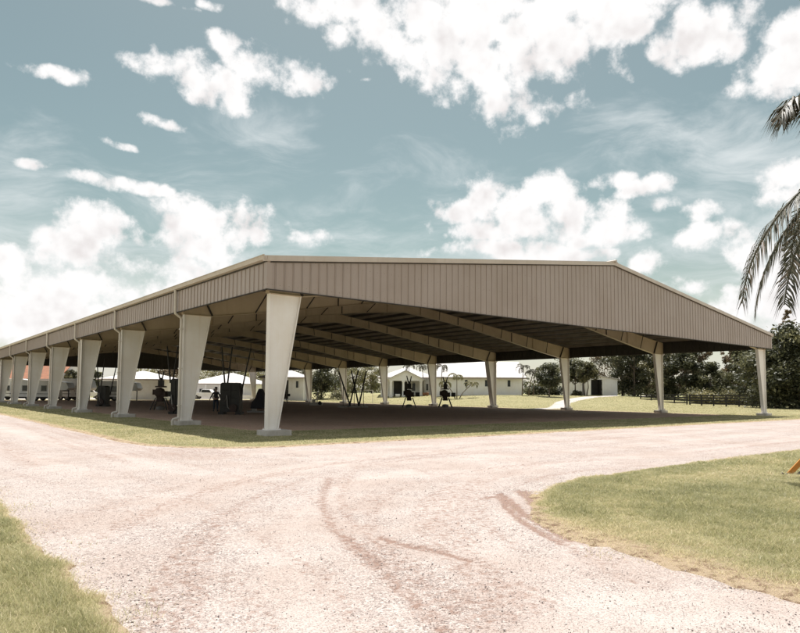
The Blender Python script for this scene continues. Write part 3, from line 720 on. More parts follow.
# long white house
building('long_house', 'long low white house with small dark windows and a pale roof, beyond the lawn', 'house', 436, 522, 106, 3.0, 'gable_side', 2.3, 11,
         wins=[(444, 449, 1.3, 2.5), (464.5, 470, 1.3, 2.5), (484.5, 490, 1.3, 2.5), (507, 513, 1.3, 2.5)], over=.6, zoff=.1)
building('rear_house', 'taller pale roof of a second white house rising just behind the long one', 'house', 455, 520, 125, 5.0, 'gable_side', 1.6, 9, over=.5, roofm='roof')
building('small_white_house', 'narrow white building half hidden behind a column and trees, left of the open shed', 'outbuilding', 566, 582, 122, 3.9, 'gable_front', 1.0, 8, over=.3)
# shed with open dark bay and white sided wall
e, s, cx = building('shed', 'shed with a dark open bay on its left and white board siding on its right', 'shed', 590, 617, 118, 3.0, 'mono_right', .95, 7, doors=[(590.6, 602, 0, 2.95)], over=.35, zoff=.05)
sd = MB()
for k in range(9): x = (602.5-cx)*s+k*.3; sd.box(x, x+.26, -.03, -.002, .05, 3.05)
sd.build('siding', M['stucco'], e)
ib = MB(); ib.box((590-cx)*s+.25, (601-cx)*s, 2.0, 2.1, 0, 3.2); ib.box((601-cx)*s+.02, (601-cx)*s+.08, .25, 2.1, 0, 3.0); ib.build('bay_shade_panel', M['dark_room'], e)  # near-black panels added to paint the darkness of the open bay
up = MB(); up.prism([((590-cx)*s, 3.001), ((617-cx)*s, 3.001), ((590-cx)*s, 3.9)], 0, .2); up.build('gable_panel', M['stucco'], e)

# ------------------------------------------------------------------ trailers and truck
def horse_trailer(px, depth, L, rz, label, H=2.6):
    x, y, z = spot(px, depth); e = empty('horse_trailer', (x, y, z), -YAW+rz, label, 'trailer', 'white trailers parked beyond the arena')
    b = MB(); hw = L/2; wd = 1.2
    prof = [(-hw, .55), (hw-.1, .55), (hw, .75), (hw, H-.25), (hw-.25, H), (-hw+.25, H), (-hw, H-.3)]
    b.prism(prof, -wd, wd); bo = b.build('body', M['vehicle'], e, bevel=.04)
    nb = MB(); nb.prism([(hw+.005, 1.5), (hw+1.6, 1.55), (hw+1.9, 1.9), (hw+1.5, H-.25), (hw+.005, H-.05)], -wd+.05, wd-.05); nb.build('nose', M['vehicle'], e, bevel=.04)
    k = MB(); k.box(-hw, hw, -wd-.02, -wd-.003, .95, 1.05); k.build('stripe', M['grey_steel'], bo)
    for i in range(4):
        a = -hw+.4+i*(L-2.3)/3.; w_ = MB(); w_.box(a, a+.8, -wd-.03, -wd-.004, 1.35, 2.2); f = w_.build('window', M['grey_steel'], e)
        g_ = MB(); g_.box(a+.08, a+.72, -wd-.04, -wd-.031, 1.43, 2.12); g_.build('pane', M['dark_glass'], f)
    d_ = MB(); d_.box(hw-1.5+.62, hw-.12, -wd-.035, -wd-.004, .7, 2.2); dd = d_.build('door', M['stucco_warm'], e)
    h_ = MB(); h_.box(hw-.28, hw-.2, -wd-.06, -wd-.036, 1.35, 1.5); h_.build('handle', M['black_steel'], dd)
    for sx in (-.55, .45):
        for sy in (-1, 1):
            t = MB(); t.lathe([(.2, -.12), (.40, -.12), (.43, -.06), (.43, .06), (.40, .12), (.2, .12)], 20, (sx, sy*(wd-.16), .43), 0, 'y'); w_ = t.build('wheel', M['rubber'], e, smooth=False)
            r_ = MB(); r_.lathe([(.05, -.135), (.24, -.13), (.24, .13), (.05, .135)], 14, (sx, sy*(wd-.16), .43), 0, 'y'); r_.build('rim', M['grey_steel'], w_)
    u = MB(); u.box(-hw+.2, hw-.2, -wd+.3, wd-.3, .32, .548); u.build('chassis', M['black_steel'], e)
    j = MB(); j.bar((hw+1.4, 0, 0), (hw+1.4, 0, 1.55), .12); j.build('jack_leg', M['black_steel'], e)
    return e
horse_trailer(3, 96, 6.5, .1, 'white horse trailer seen at the far left between the last columns', 3.2)
horse_trailer(38, 92, 6.2, .06, 'white horse trailer with dark windows in front of the orange tiled roof', 2.9)
horse_trailer(70, 98, 4.0, -.1, 'short white trailer with a raised nose, right of the orange tiled roof', 3.3)
horse_trailer(116, 98, 3.9, .05, 'white trailer parked in front of the left end of the hip-roofed barn', 3.0)
def truck(px, depth, rz, label):
    x, y, z = spot(px, depth); e = empty('pickup_truck', (x, y, z), -YAW+rz, label, 'truck')
    b = MB(); b.prism([(-2.7, .55), (2.6, .55), (2.7, .8), (2.65, 1.15), (1.3, 1.25), (.75, 1.85), (-.75, 1.88), (-1.0, 1.3), (-2.7, 1.28)], -.95, .95); b.build('body', M['vehicle'], e, bevel=.05)
    for sy in (-1, 1):
        w_ = MB(); ya, yb = sorted((sy*.955, sy*.965)); w_.prism([(1.1, 1.28), (.68, 1.78), (-.68, 1.8), (-.85, 1.32)], ya, yb); w_.build('window', M['dark_glass'], e)
        for sx in (-1.75, 1.7):
            t = MB(); t.lathe([(.2, -.13), (.38, -.13), (.41, -.06), (.41, .06), (.38, .13), (.2, .13)], 20, (sx, sy*.85, .41), 0, 'y'); w_ = t.build('wheel', M['rubber'], e)
            r_ = MB(); r_.lathe([(.05, -.14), (.22, -.135), (.22, .135), (.05, .14)], 12, (sx, sy*.85, .41), 0, 'y'); r_.build('rim', M['grey_steel'], w_)
    for sy in (-.7, .7):
        h_ = MB(); h_.box(2.66, 2.71, sy-.15, sy+.15, .85, 1.0); h_.build('headlight', M['stucco'], e)
    return e
truck(88, 104, .4, 'white pickup truck parked between the short white trailer and the barn')
truck(208, 122, 0, 'white pickup truck parked in front of the low white shelter, left of the person')

# ------------------------------------------------------------------ vegetation
def leaf_cloud(centers, radii, n, size, flat=.75, tint0=.45, up=.6):
    """random leaf quads through a union of ellipsoidal clumps, denser toward the shells"""
    centers = np.array(centers, float); radii = np.array(radii, float)
    w = radii**2; idx = RNG.choice(len(centers), n, p=w/w.sum())
    d = RNG.normal(size=(n, 3)); d /= np.linalg.norm(d, axis=1)[:, None]
    rr = RNG.random(n)**.42*(1+RNG.exponential(.13, n))
    P = centers[idx]+d*rr[:, None]*radii[idx][:, None]*np.array([1, 1, flat])
    nrm = d*.6+RNG.normal(size=(n, 3))*.7+np.array([0, 0, up]); nrm /= np.linalg.norm(nrm, axis=1)[:, None]
    a = np.cross(nrm, RNG.normal(size=(n, 3))); a /= np.linalg.norm(a, axis=1)[:, None]; b = np.cross(nrm, a)
    s = size*RNG.uniform(.55, 1.35, n)[:, None]; a = a*s; b = b*s*.62
    V = np.stack([P-a, P-b*.9+a*.1, P+a, P+b*.9+a*.1], 1)
    ct = RNG.uniform(-.32, .34, len(centers))
    tint = np.clip(tint0+ct[idx]+RNG.normal(0, .16, n), 0, 1)
    Fq = np.arange(n*4).reshape(n, 4)
    return V.reshape(-1, 3), Fq, np.repeat(tint, 4)
def tree(px, depth, h, w, label, name='broadleaf_tree', mat='leaf_dark', group=None, n=5200, size=.17, crown0=.22, clumps=46, trunk_r=.18, tint=.45, airy=1., cat='tree', loc=None, seedtrunks=1):
    x, y, z = loc or spot(px, depth); e = empty(name, (x, y, z), 0, label, cat, group)
    cz0 = h*crown0; C = []; Rr = []
    for k in range(clumps):
        t = RNG.random()**.8; zz = cz0+(h-cz0)*t; prof = math.sin(math.pi*min(.97, .12+.80*t))**.6
        a = RNG.random()*6.283; q = math.sqrt(RNG.random())*w/2*prof*.9
        C.append((q*math.cos(a), q*math.sin(a), zz*.96)); Rr.append(max(.28, RNG.uniform(.10, .21)*w*airy*(1-.25*t)))
    tm = MB(); limbs = sorted(range(clumps), key=lambda i: -Rr[i])[:12]
    for q in range(seedtrunks):
        ox, oy = (RNG.uniform(-.3, .3, 2)*(seedtrunks > 1)); top = (RNG.uniform(-.06, .06)*w+ox*2, RNG.uniform(-.06, .06)*w+oy*2, h*.62)
        pts = [(ox, oy, -.15), (ox*1.05, oy*1.05, h*.05), (ox*1.2+top[0]*.3, oy*1.2+top[1]*.3, h*.25), (top[0]*.7, top[1]*.7, h*.42), top]
        tm.tube(pts, [trunk_r*1.5, trunk_r*1.05, trunk_r*.85, trunk_r*.65, trunk_r*.3], 9)
    for i in limbs:
        c = C[i]; zb = min(c[2]*.72, h*.45); st = (top[0]*.6, top[1]*.6, zb)
        tm.tube([st, ((st[0]+c[0])/2, (st[1]+c[1])/2, (st[2]*.45+c[2]*.55)), c], [trunk_r*.42, trunk_r*.28, trunk_r*.1], 6)
    tm.build('trunk', M['bark'], e, smooth=True)
    V, Fq, T = leaf_cloud(C, Rr, n, size, tint0=tint)
    fast_mesh('crown', V, Fq, M[mat], {'tint': T}, parent=e)
    return e
def bush(px, depth, h, w, label, mat='leaf_mid', n=1500, size=.12, group=None, name='shrub', loc=None, tint=.45):
    x, y, z = loc or spot(px, depth); e = empty(name, (x, y, z), 0, label, 'shrub', group)
    C = [(RNG.uniform(-.36, .36)*w, RNG.uniform(-.36, .36)*w, RNG.uniform(.15, .72)*h) for _ in range(12)]; Rr = [RNG.uniform(.2, .34)*min(w, h*1.3) for _ in C]
    tm = MB()
    for c in C[:6]: tm.tube([(c[0]*.2, c[1]*.2, -.1), (c[0]*.6, c[1]*.6, c[2]*.6), c], [.05, .035, .012], 6)
    tm.build('stems', M['bark'], e)
    V, Fq, T = leaf_cloud(C, Rr, n, size, tint0=tint); V[:, 2] = np.maximum(V[:, 2], .02)
    fast_mesh('foliage', V, Fq, M[mat], {'tint': T}, parent=e); return e
def frond(base, az, elev, L, droop, nleaf=34, ll=.55, lw=.035, mb=None, lat=0):
    """curved rachis with two ranks of drooping leaflets -> (verts, faces, tints)"""
    V = []; Fq = []; T = []; p = Vector(base); pts = [p.copy()]; seg = 14
    hd = Vector((math.cos(az), math.sin(az), 0)); side = Vector((-math.sin(az), math.cos(az), 0)); el = elev
    for i in range(seg):
        p = p+(hd*math.cos(el)+Vector((0, 0, 1))*math.sin(el)+side*lat*(i/seg))*(L/seg); el -= droop/seg*(1+.9*i/seg); pts.append(p.copy())
    mb.tube(pts, [.035*(1-.8*i/seg)*L/3 for i in range(seg+1)], 5)
    for i in range(nleaf):
        t = .14+.86*i/nleaf; k = t*seg; j = min(int(k), seg-1); q = pts[j].lerp(pts[j+1], k-j); d = (pts[j+1]-pts[j]).normalized()
        for sg in (-1, 1):
            l = ll*(math.sin(math.pi*(.12+.80*t)))**.6*random.uniform(.8, 1.15); sv = d.cross(Vector((0, 0, 1)))
            sv = (sv.normalized() if sv.length > .15 else side)*sg
            dirv = (sv*random.uniform(.55, .95)+d*random.uniform(.45, .8)+Vector((0, 0, random.uniform(-.15, .25)))).normalized()
            a = q; m1 = a+dirv*l*.45+Vector((0, 0, -l*.06)); b_ = m1+(dirv*.6+Vector((0, 0, -random.uniform(.5, 1.1)))).normalized()*l*.6
            wv = d*lw*.5; o = len(V)
            V += [a-wv*.5, a+wv*.5, m1+wv, m1-wv, b_]; tt = min(1, max(0, random.gauss(.42, .22)))
            T += [tt]*5; Fq += [(o, o+1, o+2), (o, o+2, o+3), (o+3, o+2, o+4)]
    return V, Fq, T
def palm(loc, h, fl, label, nf=15, ll=.55, lw=.05, r=.12, nleaf=26, name='palm_tree', group=None, lean=0, specs=None):
    e = empty(name, loc, 0, label, 'palm', group); tm = MB()
    pts = [(lean*t*t, 0, h*t-.1*(t == 0)) for t in (0, .05, .3, .6, .85, 1)]
    tm.tube(pts, [r*1.5, r*1.1, r*.9, r*.8, r*.75, r*.6], 12)
    for t in np.linspace(.05, .95, int(h/.35)): tm.tube([(lean*t*t, 0, h*t), (lean*t*t, 0, h*t+.04)], r*(1.08-.3*t)*1.0, 12)
    tm.build('trunk', M['palm_bark'], e, smooth=False)
    top = Vector((lean, 0, h))
    sh = MB(); sh.tube([(lean, 0, h-.1), (lean, 0, h+.25), (lean, 0, h+.5)], [r*.62, r*.7, r*.3], 10); sh.build('crownshaft', M['leaf_mid'] if False else M['palm_bark'], e)
    specs = specs or [(6.283*k/nf+random.uniform(-.2, .2), random.uniform(.1, 1.15), fl*random.uniform(.85, 1.1), random.uniform(1.3, 2.1)) for k in range(nf)]
    for az, el, L, dr in specs:
        rb = MB(); V, Fq, T = frond(top+Vector((0, 0, .35)), az, el, L, dr, nleaf, ll, lw, rb)
        fr = rb.build('frond', M['palm_bark'] if False else M['palm_leaf'], e)
        fr.data.attributes.new('tint', 'FLOAT', 'POINT').data.foreach_set('value', [.55]*len(fr.data.vertices))
        fast_mesh('leaflets', np.array([tuple(v) for v in V]), np.array(Fq), M['palm_leaf'], {'tint': np.array(T)}, parent=fr)
    return e
GT = 'trees beyond the lawn'
tree(322, 118, 7.0, 6.0, 'dark dense tree just right of the small white outbuilding', mat='leaf_dark', group=GT, crown0=.05, n=6500)
tree(336, 150, 8.6, 8.0, 'pale olive tree behind the dark one right of the outbuilding', mat='leaf_mid', group=GT, crown0=.08, tint=.55)
tree(352, 165, 8.0, 8.0, 'low pale bushy tree behind the leaning dark poles', mat='leaf_pale', group=GT, crown0=.05)
tree(372, 170, 8.5, 7.5, 'thin pale tree left of the portico house', mat='leaf_pale', group=GT, crown0=.1, airy=.8)
bush(340, 112, 1.9, 3.4, 'leafy shrub at the foot of the dark tree beside the outbuilding', 'leaf_mid')
tree(549, 97, 4.9, 4.6, 'round dark tree on the lawn with its shadow beneath, between two pavilion columns', mat='leaf_dark', group=GT, crown0=.32, n=5200, trunk_r=.11, size=.14, loc=(*spot(549, 97)[:2], spot(549, 97)[2]))
for k, px in enumerate((531, 537, 543, 551, 557)):
    bush(px, 112, 1.9, 3.0, 'clipped dark green hedge shrubs along the end of the long white house', 'leaf_dark', group='hedge shrubs by the long house', name='hedge_shrub', tint=.35)
tree(575, 113, 6.2, 4.6, 'dark leafy tree right of the second-last pavilion column, before the shed', mat='leaf_dark', group=GT, crown0=.42, trunk_r=.12)
tree(585, 110, 5.8, 4.2, 'slender tree with forked trunk at the left edge of the shed', mat='leaf_mid', group=GT, crown0=.5, trunk_r=.10, seedtrunks=2)
bush(577, 110, 1.1, 1.6, 'low dark shrub under the trees left of the shed', 'leaf_dark')
tree(566, 150, 10, 9, 'tall mid green tree behind the narrow white building', mat='leaf_mid', group=GT, tint=.5)
tree(604, 150, 10.5, 9, 'brownish tree rising behind the shed', mat='leaf_brown', group=GT, tint=.5)
# tree belt on the right
belt = [(622,122,8.8,8.5,'leaf_mid','mid green spreading tree just right of the shed'),
        (634,118,8.3,7.5,'leaf_dark','dark tree second right of the shed, against the last column but one'),
        (645,135,10.5,9,'leaf_brown','brownish tree behind the dark one right of the shed'),
        (659,112,7.8,7,'leaf_mid','green tree directly behind the last column but one'),
        (672,118,8.8,8,'leaf_brown','brown-tinged airy tree just right of the last column but one'),
        (685,110,7.6,7,'leaf_dark','dark tree behind the left end of the black fence'),
        (697,122,9.0,7,'leaf_brown','tall brown airy tree above the left part of the black fence'),
        (708,108,6.4,6,'leaf_dark','low dark tree left of the gap of sky over the fence'),
        (722,112,5.2,6,'leaf_mid','low green tree under the gap of sky over the fence'),
        (733,126,8.6,6.5,'leaf_brown','thin brown tree right of the gap of sky'),
        (745,104,7.6,6.5,'leaf_dark','dark tree just left of the far corner column')]
for px, d, h, w, m, lab in belt:
    tree(px, d, h*(1.0 if px in (708, 722) else 1.26), w, lab, mat=m, group=GT, crown0=.04 if m != 'leaf_brown' else .12, n=6000, size=.22, airy=.75 if m == 'leaf_brown' else 1.)
tree(776, 80, 9.6, 9.0, 'big dense dark green tree right of the far corner column', mat='leaf_dark', n=12000, size=.22, crown0=.03, clumps=80, trunk_r=.3, tint=.5)
tree(800, 76, 10.2, 9.5, 'big dense dark green tree cut off by the right edge of the photo', mat='leaf_dark', n=12000, size=.22, crown0=.03, clumps=80, trunk_r=.3, tint=.45)
tree(758, 92, 8.0, 6.0, 'dark tree directly behind the far corner column', mat='leaf_dark', n=7000, size=.19, crown0=.03)
tree(789, 118, 18.0, 3.4, 'tall thin pine poking above the big dark trees at the right edge', name='pine_tree', mat='leaf_brown', n=3000, size=.15, crown0=.3, clumps=60, airy=.55)
for k, (px, m) in enumerate(((694,'leaf_pale'),(702,'leaf_mid'),(711,'leaf_pale'),(720,'leaf_pale'),(729,'leaf_mid'),(738,'leaf_pale'),(747,'leaf_pale'),(770,'leaf_pale'),(781,'leaf_mid'))):
    bush(px, 99, 2.4+.5*random.random(), 4.2, 'tall pale weedy shrub growing behind the black board fence', m, n=1300, size=.13, group='weedy shrubs behind the fence', name='weed_shrub', tint=.55)
# left background
for k, (px, d, h, w, m, lab) in enumerate([(69,135,6.0,4.5,'leaf_mid','small green tree behind the short white trailer'),(77,140,7.4,5,'leaf_dark','darker tree behind the white pickup truck on the left'),
        (96,128,5.4,4,'leaf_dark','dark tree at the left end of the white barn'),(150,175,7.6,14,'leaf_pale','wide pale tree behind the white barn roof'),(171,150,7.5,9,'leaf_brown','brown-green tree right of the white barn'),
        (186,185,8.6,14,'leaf_mid','mid green tree behind the left end of the low shelter'),(214,195,9.2,14,'leaf_pale','pale wide tree behind the middle of the low shelter'),(240,190,9.0,13,'leaf_mid','wide tree behind the right end of the low shelter'),
        (268,180,9.0,12,'leaf_pale','pale tree behind the near corner column'),(296,180,8.8,11,'leaf_mid','tree behind the small white outbuilding roof')]):
    tree(px, d, h, w, lab, mat=m, group='trees behind the left buildings', n=4200, size=.24, crown0=.05, tint=.55)
bush(170, 118, 1.3, 7, 'low dark hedge right of the white barn', 'leaf_dark')
# far wood closing the horizon: one mass
C = []; Rr = []
for px in np.arange(-120, 1000, 4.5):
    d = heading(px); D = RNG.uniform(300, 380); C.append((CAM[0]+d[0]*D, CAM[1]+d[1]*D, RNG.uniform(2, 5.5) if px > 280 else RNG.uniform(1.5, 4))); Rr.append(RNG.uniform(4, 6.5))
V, Fq, T = leaf_cloud(C, Rr, 26000, .9, flat=.9); V[:, 2] = np.maximum(V[:, 2], -.5)
tag(fast_mesh('far_wood', V, Fq, M['leaf_mid'], {'tint': T}), kind='stuff')
# small palms on the lawn
def multi_palm(px, depth, label, hs, pale=False):
    x, y, z = spot(px, depth); e = empty('clump_palm', (x, y, z), -YAW, label, 'palm'); 
    for k, (dx, h, ln) in enumerate(hs):
        tm = MB(); tm.tube([(dx, 0, -.1), (dx+ln*.3, .05, h*.4), (dx+ln*.7, .05, h*.75), (dx+ln, 0, h)], [.10, .07, .06, .05], 8)
        st = tm.build('trunk', M['palm_bark'] if pale else M['bark'], e, smooth=True)
        for j in range(9):
            rb = MB(); az = 6.283*j/9+random.uniform(-.2, .2)
            V, Fq, T = frond(Vector((dx+ln, 0, h)), az, random.uniform(.2, 1.1), random.uniform(1.3, 1.9), random.uniform(1.4, 2.2), 16, .5, .10, rb)
            o0 = len(rb.v); rb.add(V, Fq); n0 = len(rb.v)
            fr = rb.build('frond', M['leaf_pale'] if pale else M['palm_leaf'], st)
            fr.data.attributes.new('tint', 'FLOAT', 'POINT').data.foreach_set('value', [.5]*o0+T)
    return e
multi_palm(457, 98, 'pale clump palm with three bare leaning stems in front of the long white house', [(-.2, 2.5, -1.6), (0, 3.6, 0), (.3, 2.3, 2.0)], True)
multi_palm(522, 100, 'two-stemmed palm with dark drooping fronds at the right end of the long white house', [(0, 4.4, .2), (1.0, 3.6, .7)])
multi_palm(533, 102, 'single palm just right of the two-stemmed one at the house end', [(0, 4.0, .3)])
multi_palm(409, 112, 'tall palm standing close before the portico roof', [(0, 5.3, .0)])
multi_palm(424, 112, 'palm with drooping fronds right of the portico', [(0, 5.2, -.3)])
multi_palm(601, 125, 'tall palm with arching fronds above the shed roof', [(0, 6.6, -.5)])
multi_palm(441, 104, 'palm whose fronds hang above the left end of the long white house', [(0, 5.0, .2)])

# the near palm on the right, mostly outside the frame
hd = heading(885); x, y = CAM[0]+hd[0]*12.2, CAM[1]+hd[1]*12.2
def toward(px, py_, D):   # bearing from palm crown to a heading at similar distance
    q = CAM+gdir(px, py_)*D; return math.atan2(q[1]-y, q[0]-x)
aL = math.atan2(_R[1], _R[0])+math.pi     # bearing that points to the left of the view
specs = [(aL+.10, 1.2, 2.75, 1.8), (aL+.5, 1.0, 2.5, 1.8), (aL-.12, -.45, 4.25, .75), (aL+.22, -.62, 4.1, .6), (aL-.45, -.62, 4.0, .62), (aL+.45, -.8, 3.6, .5), (aL-.05, 1.3, 2.5, 1.9), (aL-1.2, -.3, 3.2, 1.0), (aL+1.4, .3, 3.2, 1.8), (aL+2.2, .5, 3.2, 1.8), (aL+3.0, .7, 3.2, 1.9), (aL-1.9, .3, 3.2, 1.7), (aL-2.6, .8, 3.2, 1.8), (aL+1.8, 1.2, 2.6, 1.2)]
palm((x, y, 0), 6.2, 3.2, 'palm at the right edge with long drooping fronds hanging into the sky', ll=.85, lw=.045, r=.17, nleaf=90, specs=specs, name='palm_tree')
PX0, PY0 = x, y
# timber braces that prop it, meeting the turf at the right edge of the frame
for k, (m, lab, t, off) in enumerate((('wood_orange', 'orange timber brace rising from the turf towards the palm', 1.75, 0), ('wood_grey', 'grey weathered timber brace beside the orange one', 1.0, .14))):
    gx, gy = GP(787, 477); st = Vector((gx+off*.2, gy-off, .0)); en = Vector((PX0-.15, PY0, t*1.15))
    mb = MB(); L = (en-st).length; dv = (en-st)/L
    mb.bar((0, 0, .01), dv*L, .045, .09); mb.bar(dv*L*.5+Vector((0, 0, -.05)), dv*L*.5+Vector((0, 0, .05)), .055, .10)
    o = mb.build('timber_brace', M[m], bevel=.004); o.location = st; tag(o, lab, 'brace', 'braces propping the palm')
gx, gy = GP(785.5, 478); mb = MB(); mb.box(-.05, .05, -.03, .03, -.05, .07); mb.tube([(-.02, 0, .05), (-.09, .03, .085)], .014, 6); mb.tube([(.05, 0, .03), (.12, -.02, .0)], .012, 6)
o = mb.build('ground_stake', M['wood_grey'], bevel=.006); o.location = (gx, gy, .02); tag(o, 'small grey stake in the turf at the foot of the orange brace', 'stake')

# ------------------------------------------------------------------ black board fence
def fence(p0, p1, label, nposts, h=1.45):
    e = empty('board_fence', (*p0, float(terrain(*p0))), math.atan2(p1[1]-p0[1], p1[0]-p0[0]), label, 'fence', 'black board fences'); L = math.hypot(p1[0]-p0[0], p1[1]-p0[1])
    for k in range(nposts):
        x = L*k/(nposts-1); mb = MB(); mb.box(x-.07, x+.07, -.07, .07, -.3, h+.06); mb.build('post', M['black_wood'], e)
    for zz in (.30, .68, 1.06, 1.40):
        mb = MB(); mb.box(-.1, L+.1, -.105, -.073, zz-.09, zz+.09); mb.build('rail', M['black_wood'], e)
a = spot(689, 92); b = spot(765, 83); c = spot(840, 78); d = spot(640, 104)
fence(a[:2], b[:2], 'black four-rail board fence in front of the pale weeds, left of the far corner column', 7)
fence(b[:2], c[:2], 'black board fence continuing right of the far corner column under the big trees', 7)
fence(spot(686, 93)[:2], d[:2], 'black board fence running away left behind the last column but one', 5)

# ------------------------------------------------------------------ machines under the roof
def big_machine(px, depth, label, w=1.45, h=2.25, poles=True, group='tall dark machines with raised poles'):
    x, y, z = spot(px, depth); e = empty('pole_machine', (x, y, .02), -YAW, label, 'machine', group)
    b = MB(); b.prism([(-w/2, .18), (w/2, .18), (w/2, h-.12), (w/2-.15, h), (-w/2+.1, h), (-w/2, h-.1)], -.45, .45)
    for zz in (.6, 1.1, 1.6): b.box(-w/2+.12, w/2-.12, -.475, -.452, zz, zz+.035)
    b.box(-.06, .06, -.49, -.453, .3, h-.15); b.build('cabinet', M['black_steel'], e, bevel=.02)
    s_ = MB(); s_.box(-w/2-.1, -w/2+.25, -.5, .5, 0, .178); s_.box(w/2-.25, w/2+.1, -.5, .5, 0, .178); s_.build('skid', M['black_steel'], e)
    hp = MB(); hp.tube([(-.28, -.52, .9), (-.18, -.56, 1.3), (-.1, -.52, .5), (.05, -.54, .35)], .04, 8); hp.build('hose', M['grey_steel'], e, smooth=True)
    wh = MB(); wh.lathe([(.06, -.04), (.27, -.04), (.27, .04), (.06, .04)], 18, (w/2-.4, -.52, .45), 0, 'y'); wh.build('hand_wheel', M['rust'], e)
    if poles:
        for (a, b_) in (((-.42, -.1, h-.3), (-.72, -.1, 4.6)), ((-.36, .1, h-.5), (-.05, .1, 4.6)), ((.62, 0, h-.9), (1.25, 0, 4.5))):
            p = MB(); p.tube([a, b_], [.06, .045], 8); p.tube([tuple(np.array(a)*.5+np.array(b_)*.5), tuple(np.array(a)*.47+np.array(b_)*.53)], .075, 8); p.build('pole', M['black_steel'], e)
    return e
big_machine(232.5, 43.5, 'tall black box machine with three poles leaning up, right of the standing person', w=1.3, h=2.15)
big_machine(178, 43.5, 'narrow dark machine partly hidden behind the second tapered column', w=.55, h=2.4)
big_machine(105, 62, 'dark machine showing just right of the fourth tapered column', w=.8, h=2.0)
def small_machine(px, depth, label, sc=1.):
    x, y, z = spot(px, depth); e = empty('stand_machine', (x, y, .02), -YAW, label, 'machine', 'dark machines on splayed legs')
    b = MB(); b.lathe([(.2, -.35), (.36, -.32), (.42, -.2), (.42, .2), (.36, .32), (.2, .35)], 9, (-.1, 0, 1.5), 0, 'y'); b.box(-.62, -.1, -.25, .25, 1.3, 1.75); b.box(0, .5, -.3, .28, 1.12, 1.62); b.box(-.3, .2, -.2, .2, 1.0, 1.2); b.box(-.25, .25, -.3, .3, .72, 1.0); b.box(-.38, .38, -.34, .34, 1.93, 2.05)
    b.build('drum', M['rust'], e, bevel=.01)
    for sx in (-1, 1):
        for sy in (-1, 1):
            l = MB(); l.bar((sx*.35, sy*.2, 1.05), (sx*.72, sy*.45, 0), .07); l.build('leg', M['black_steel'], e)
    c_ = MB(); c_.lathe([(.1, .0), (.34, .02), (.38, .18), (.3, .3), (.12, .34)], 16); c_.build('pan', M['grey_steel'], e, smooth=False)
    n_ = MB(); n_.box(-.2, .2, -.2, .2, 2.051, 2.55); n_.tube([(0, 0, 2.55), (0, 0, 2.75)], .1, 10); n_.build('neck', M['black_steel'], e)
    for a in ((-.28, .0, 3.35), (.22, .0, 3.3)):
        p = MB(); p.tube([(a[0]*.3, 0, 2.6), a], [.07, .05], 8); p.build('arm', M['black_steel'], e)
    bx = MB(); bx.box(.66, 1.1, -.2, .2, 1.15, 1.6); bx.build('motor_box', M['black_steel'], e)
    e.scale = (sc, sc, sc); return e
small_machine(409.5, 67.5, 'dark round machine on splayed legs with two raised arms, in front of the portico')
small_machine(445.5, 70, 'dark round machine on splayed legs, right of the column with the portico behind')
small_machine(162, 52, 'dark machine with arms standing in front of the right end of the barn', .95)
small_machine(284.5, 88, 'small dark machine in the doorway gap just right of the near corner column', .8)
# covered machine beside the near column
x, y, z = spot(259, 48); e = empty('covered_machine', (x, y, .02), -YAW, 'black sloping tarp-covered machine just left of the near corner column', 'machine')
mb = MB(); mb.prism([(-.5, .3), (.45, .3), (.45, 1.4), (.3, 1.75), (.12, 1.8), (-.02, 1.5), (-.14, 1.1), (-.4, .75)], -.4, .4); mb.build('tarp', M['cloth_dark'], e, bevel=.08)
mb = MB(); mb.box(-.7, .55, -.45, .45, 0, .12); mb.box(-.4, -.15, -.35, .35, .12, .298); mb.build('base', M['grey_steel'], e)
# leaning dark poles on pale bases
x, y, z = spot(362, 66); e = empty('pole_rack', (x, y, .02), -YAW, 'rack of dark poles crossing in V shapes above pale round bases', 'pole rack')
s = 66/FOC
for a, b_, h in (((351-362)*s, (339-362)*s, 3.7), ((350-362)*s, (358.5-362)*s, 3.85), ((359.5-362)*s, (351.5-362)*s, 3.8), ((359.5-362)*s, (366.5-362)*s, 3.75)):
    p = MB(); p.tube([(a, 0, .12), (b_, 0, h)], [.085, .07], 8); p.build('pole', M['black_steel'], e)
for px in (343.5, 354.5, 363.8):
    p = MB(); a = (px-362)*s; p.tube([(a, .3, .0), (a, .3, 2.3)], .035, 8); p.build('upright', M['black_steel'], e)
for px in (343.5, 354.5, 363.5):
    p = MB(); a = (px-362)*s; p.lathe([(.55, 0), (.55, .10), (.40, .16), (.1, .18)], 18, (a, .1, 0)); p.build('base', M['concrete'], e)
# pale low pump by the dark tree
x, y, z = spot(317, 74); e = empty('low_pump', (x, y, .02), -YAW, 'low pale pump with a thin upright pipe, at the foot of the seventh right column', 'pump')
mb = MB(); mb.box(-.7, .7, -.3, .3, .0, .35); mb.box(-.45, -.1, -.25, .25, .351, .7); mb.build('housing', M['concrete'], e, bevel=.03)
mb = MB(); mb.tube([(.1, 0, .34), (.1, 0, 1.5)], .06, 8); mb.build('pipe', M['grey_steel'], e)
mb = MB(); mb.lathe([(.05, -.05), (.22, -.05), (.22, .05), (.05, .05)], 14, (.45, -.33, .3), 0, 'y'); mb.build('wheel', M['rubber'], e)
# white frame on the lawn
x, y, z = spot(366.5, 92); e = empty('white_frame', (x, y, z), -YAW, 'white rectangular tube frame standing on the lawn right of the leaning poles', 'frame')
mb = MB(); mb.bar((-.95, 0, 0), (-.95, 0, 1.85), .08); mb.build('post', M['stucco'], e)
mb = MB(); mb.bar((.95, 0, 0), (.95, 0, 1.85), .08); mb.build('post', M['stucco'], e)
mb = MB(); mb.bar((-1.0, 0, 1.89), (1.0, 0, 1.89), .08); mb.build('crossbar', M['stucco'], e)

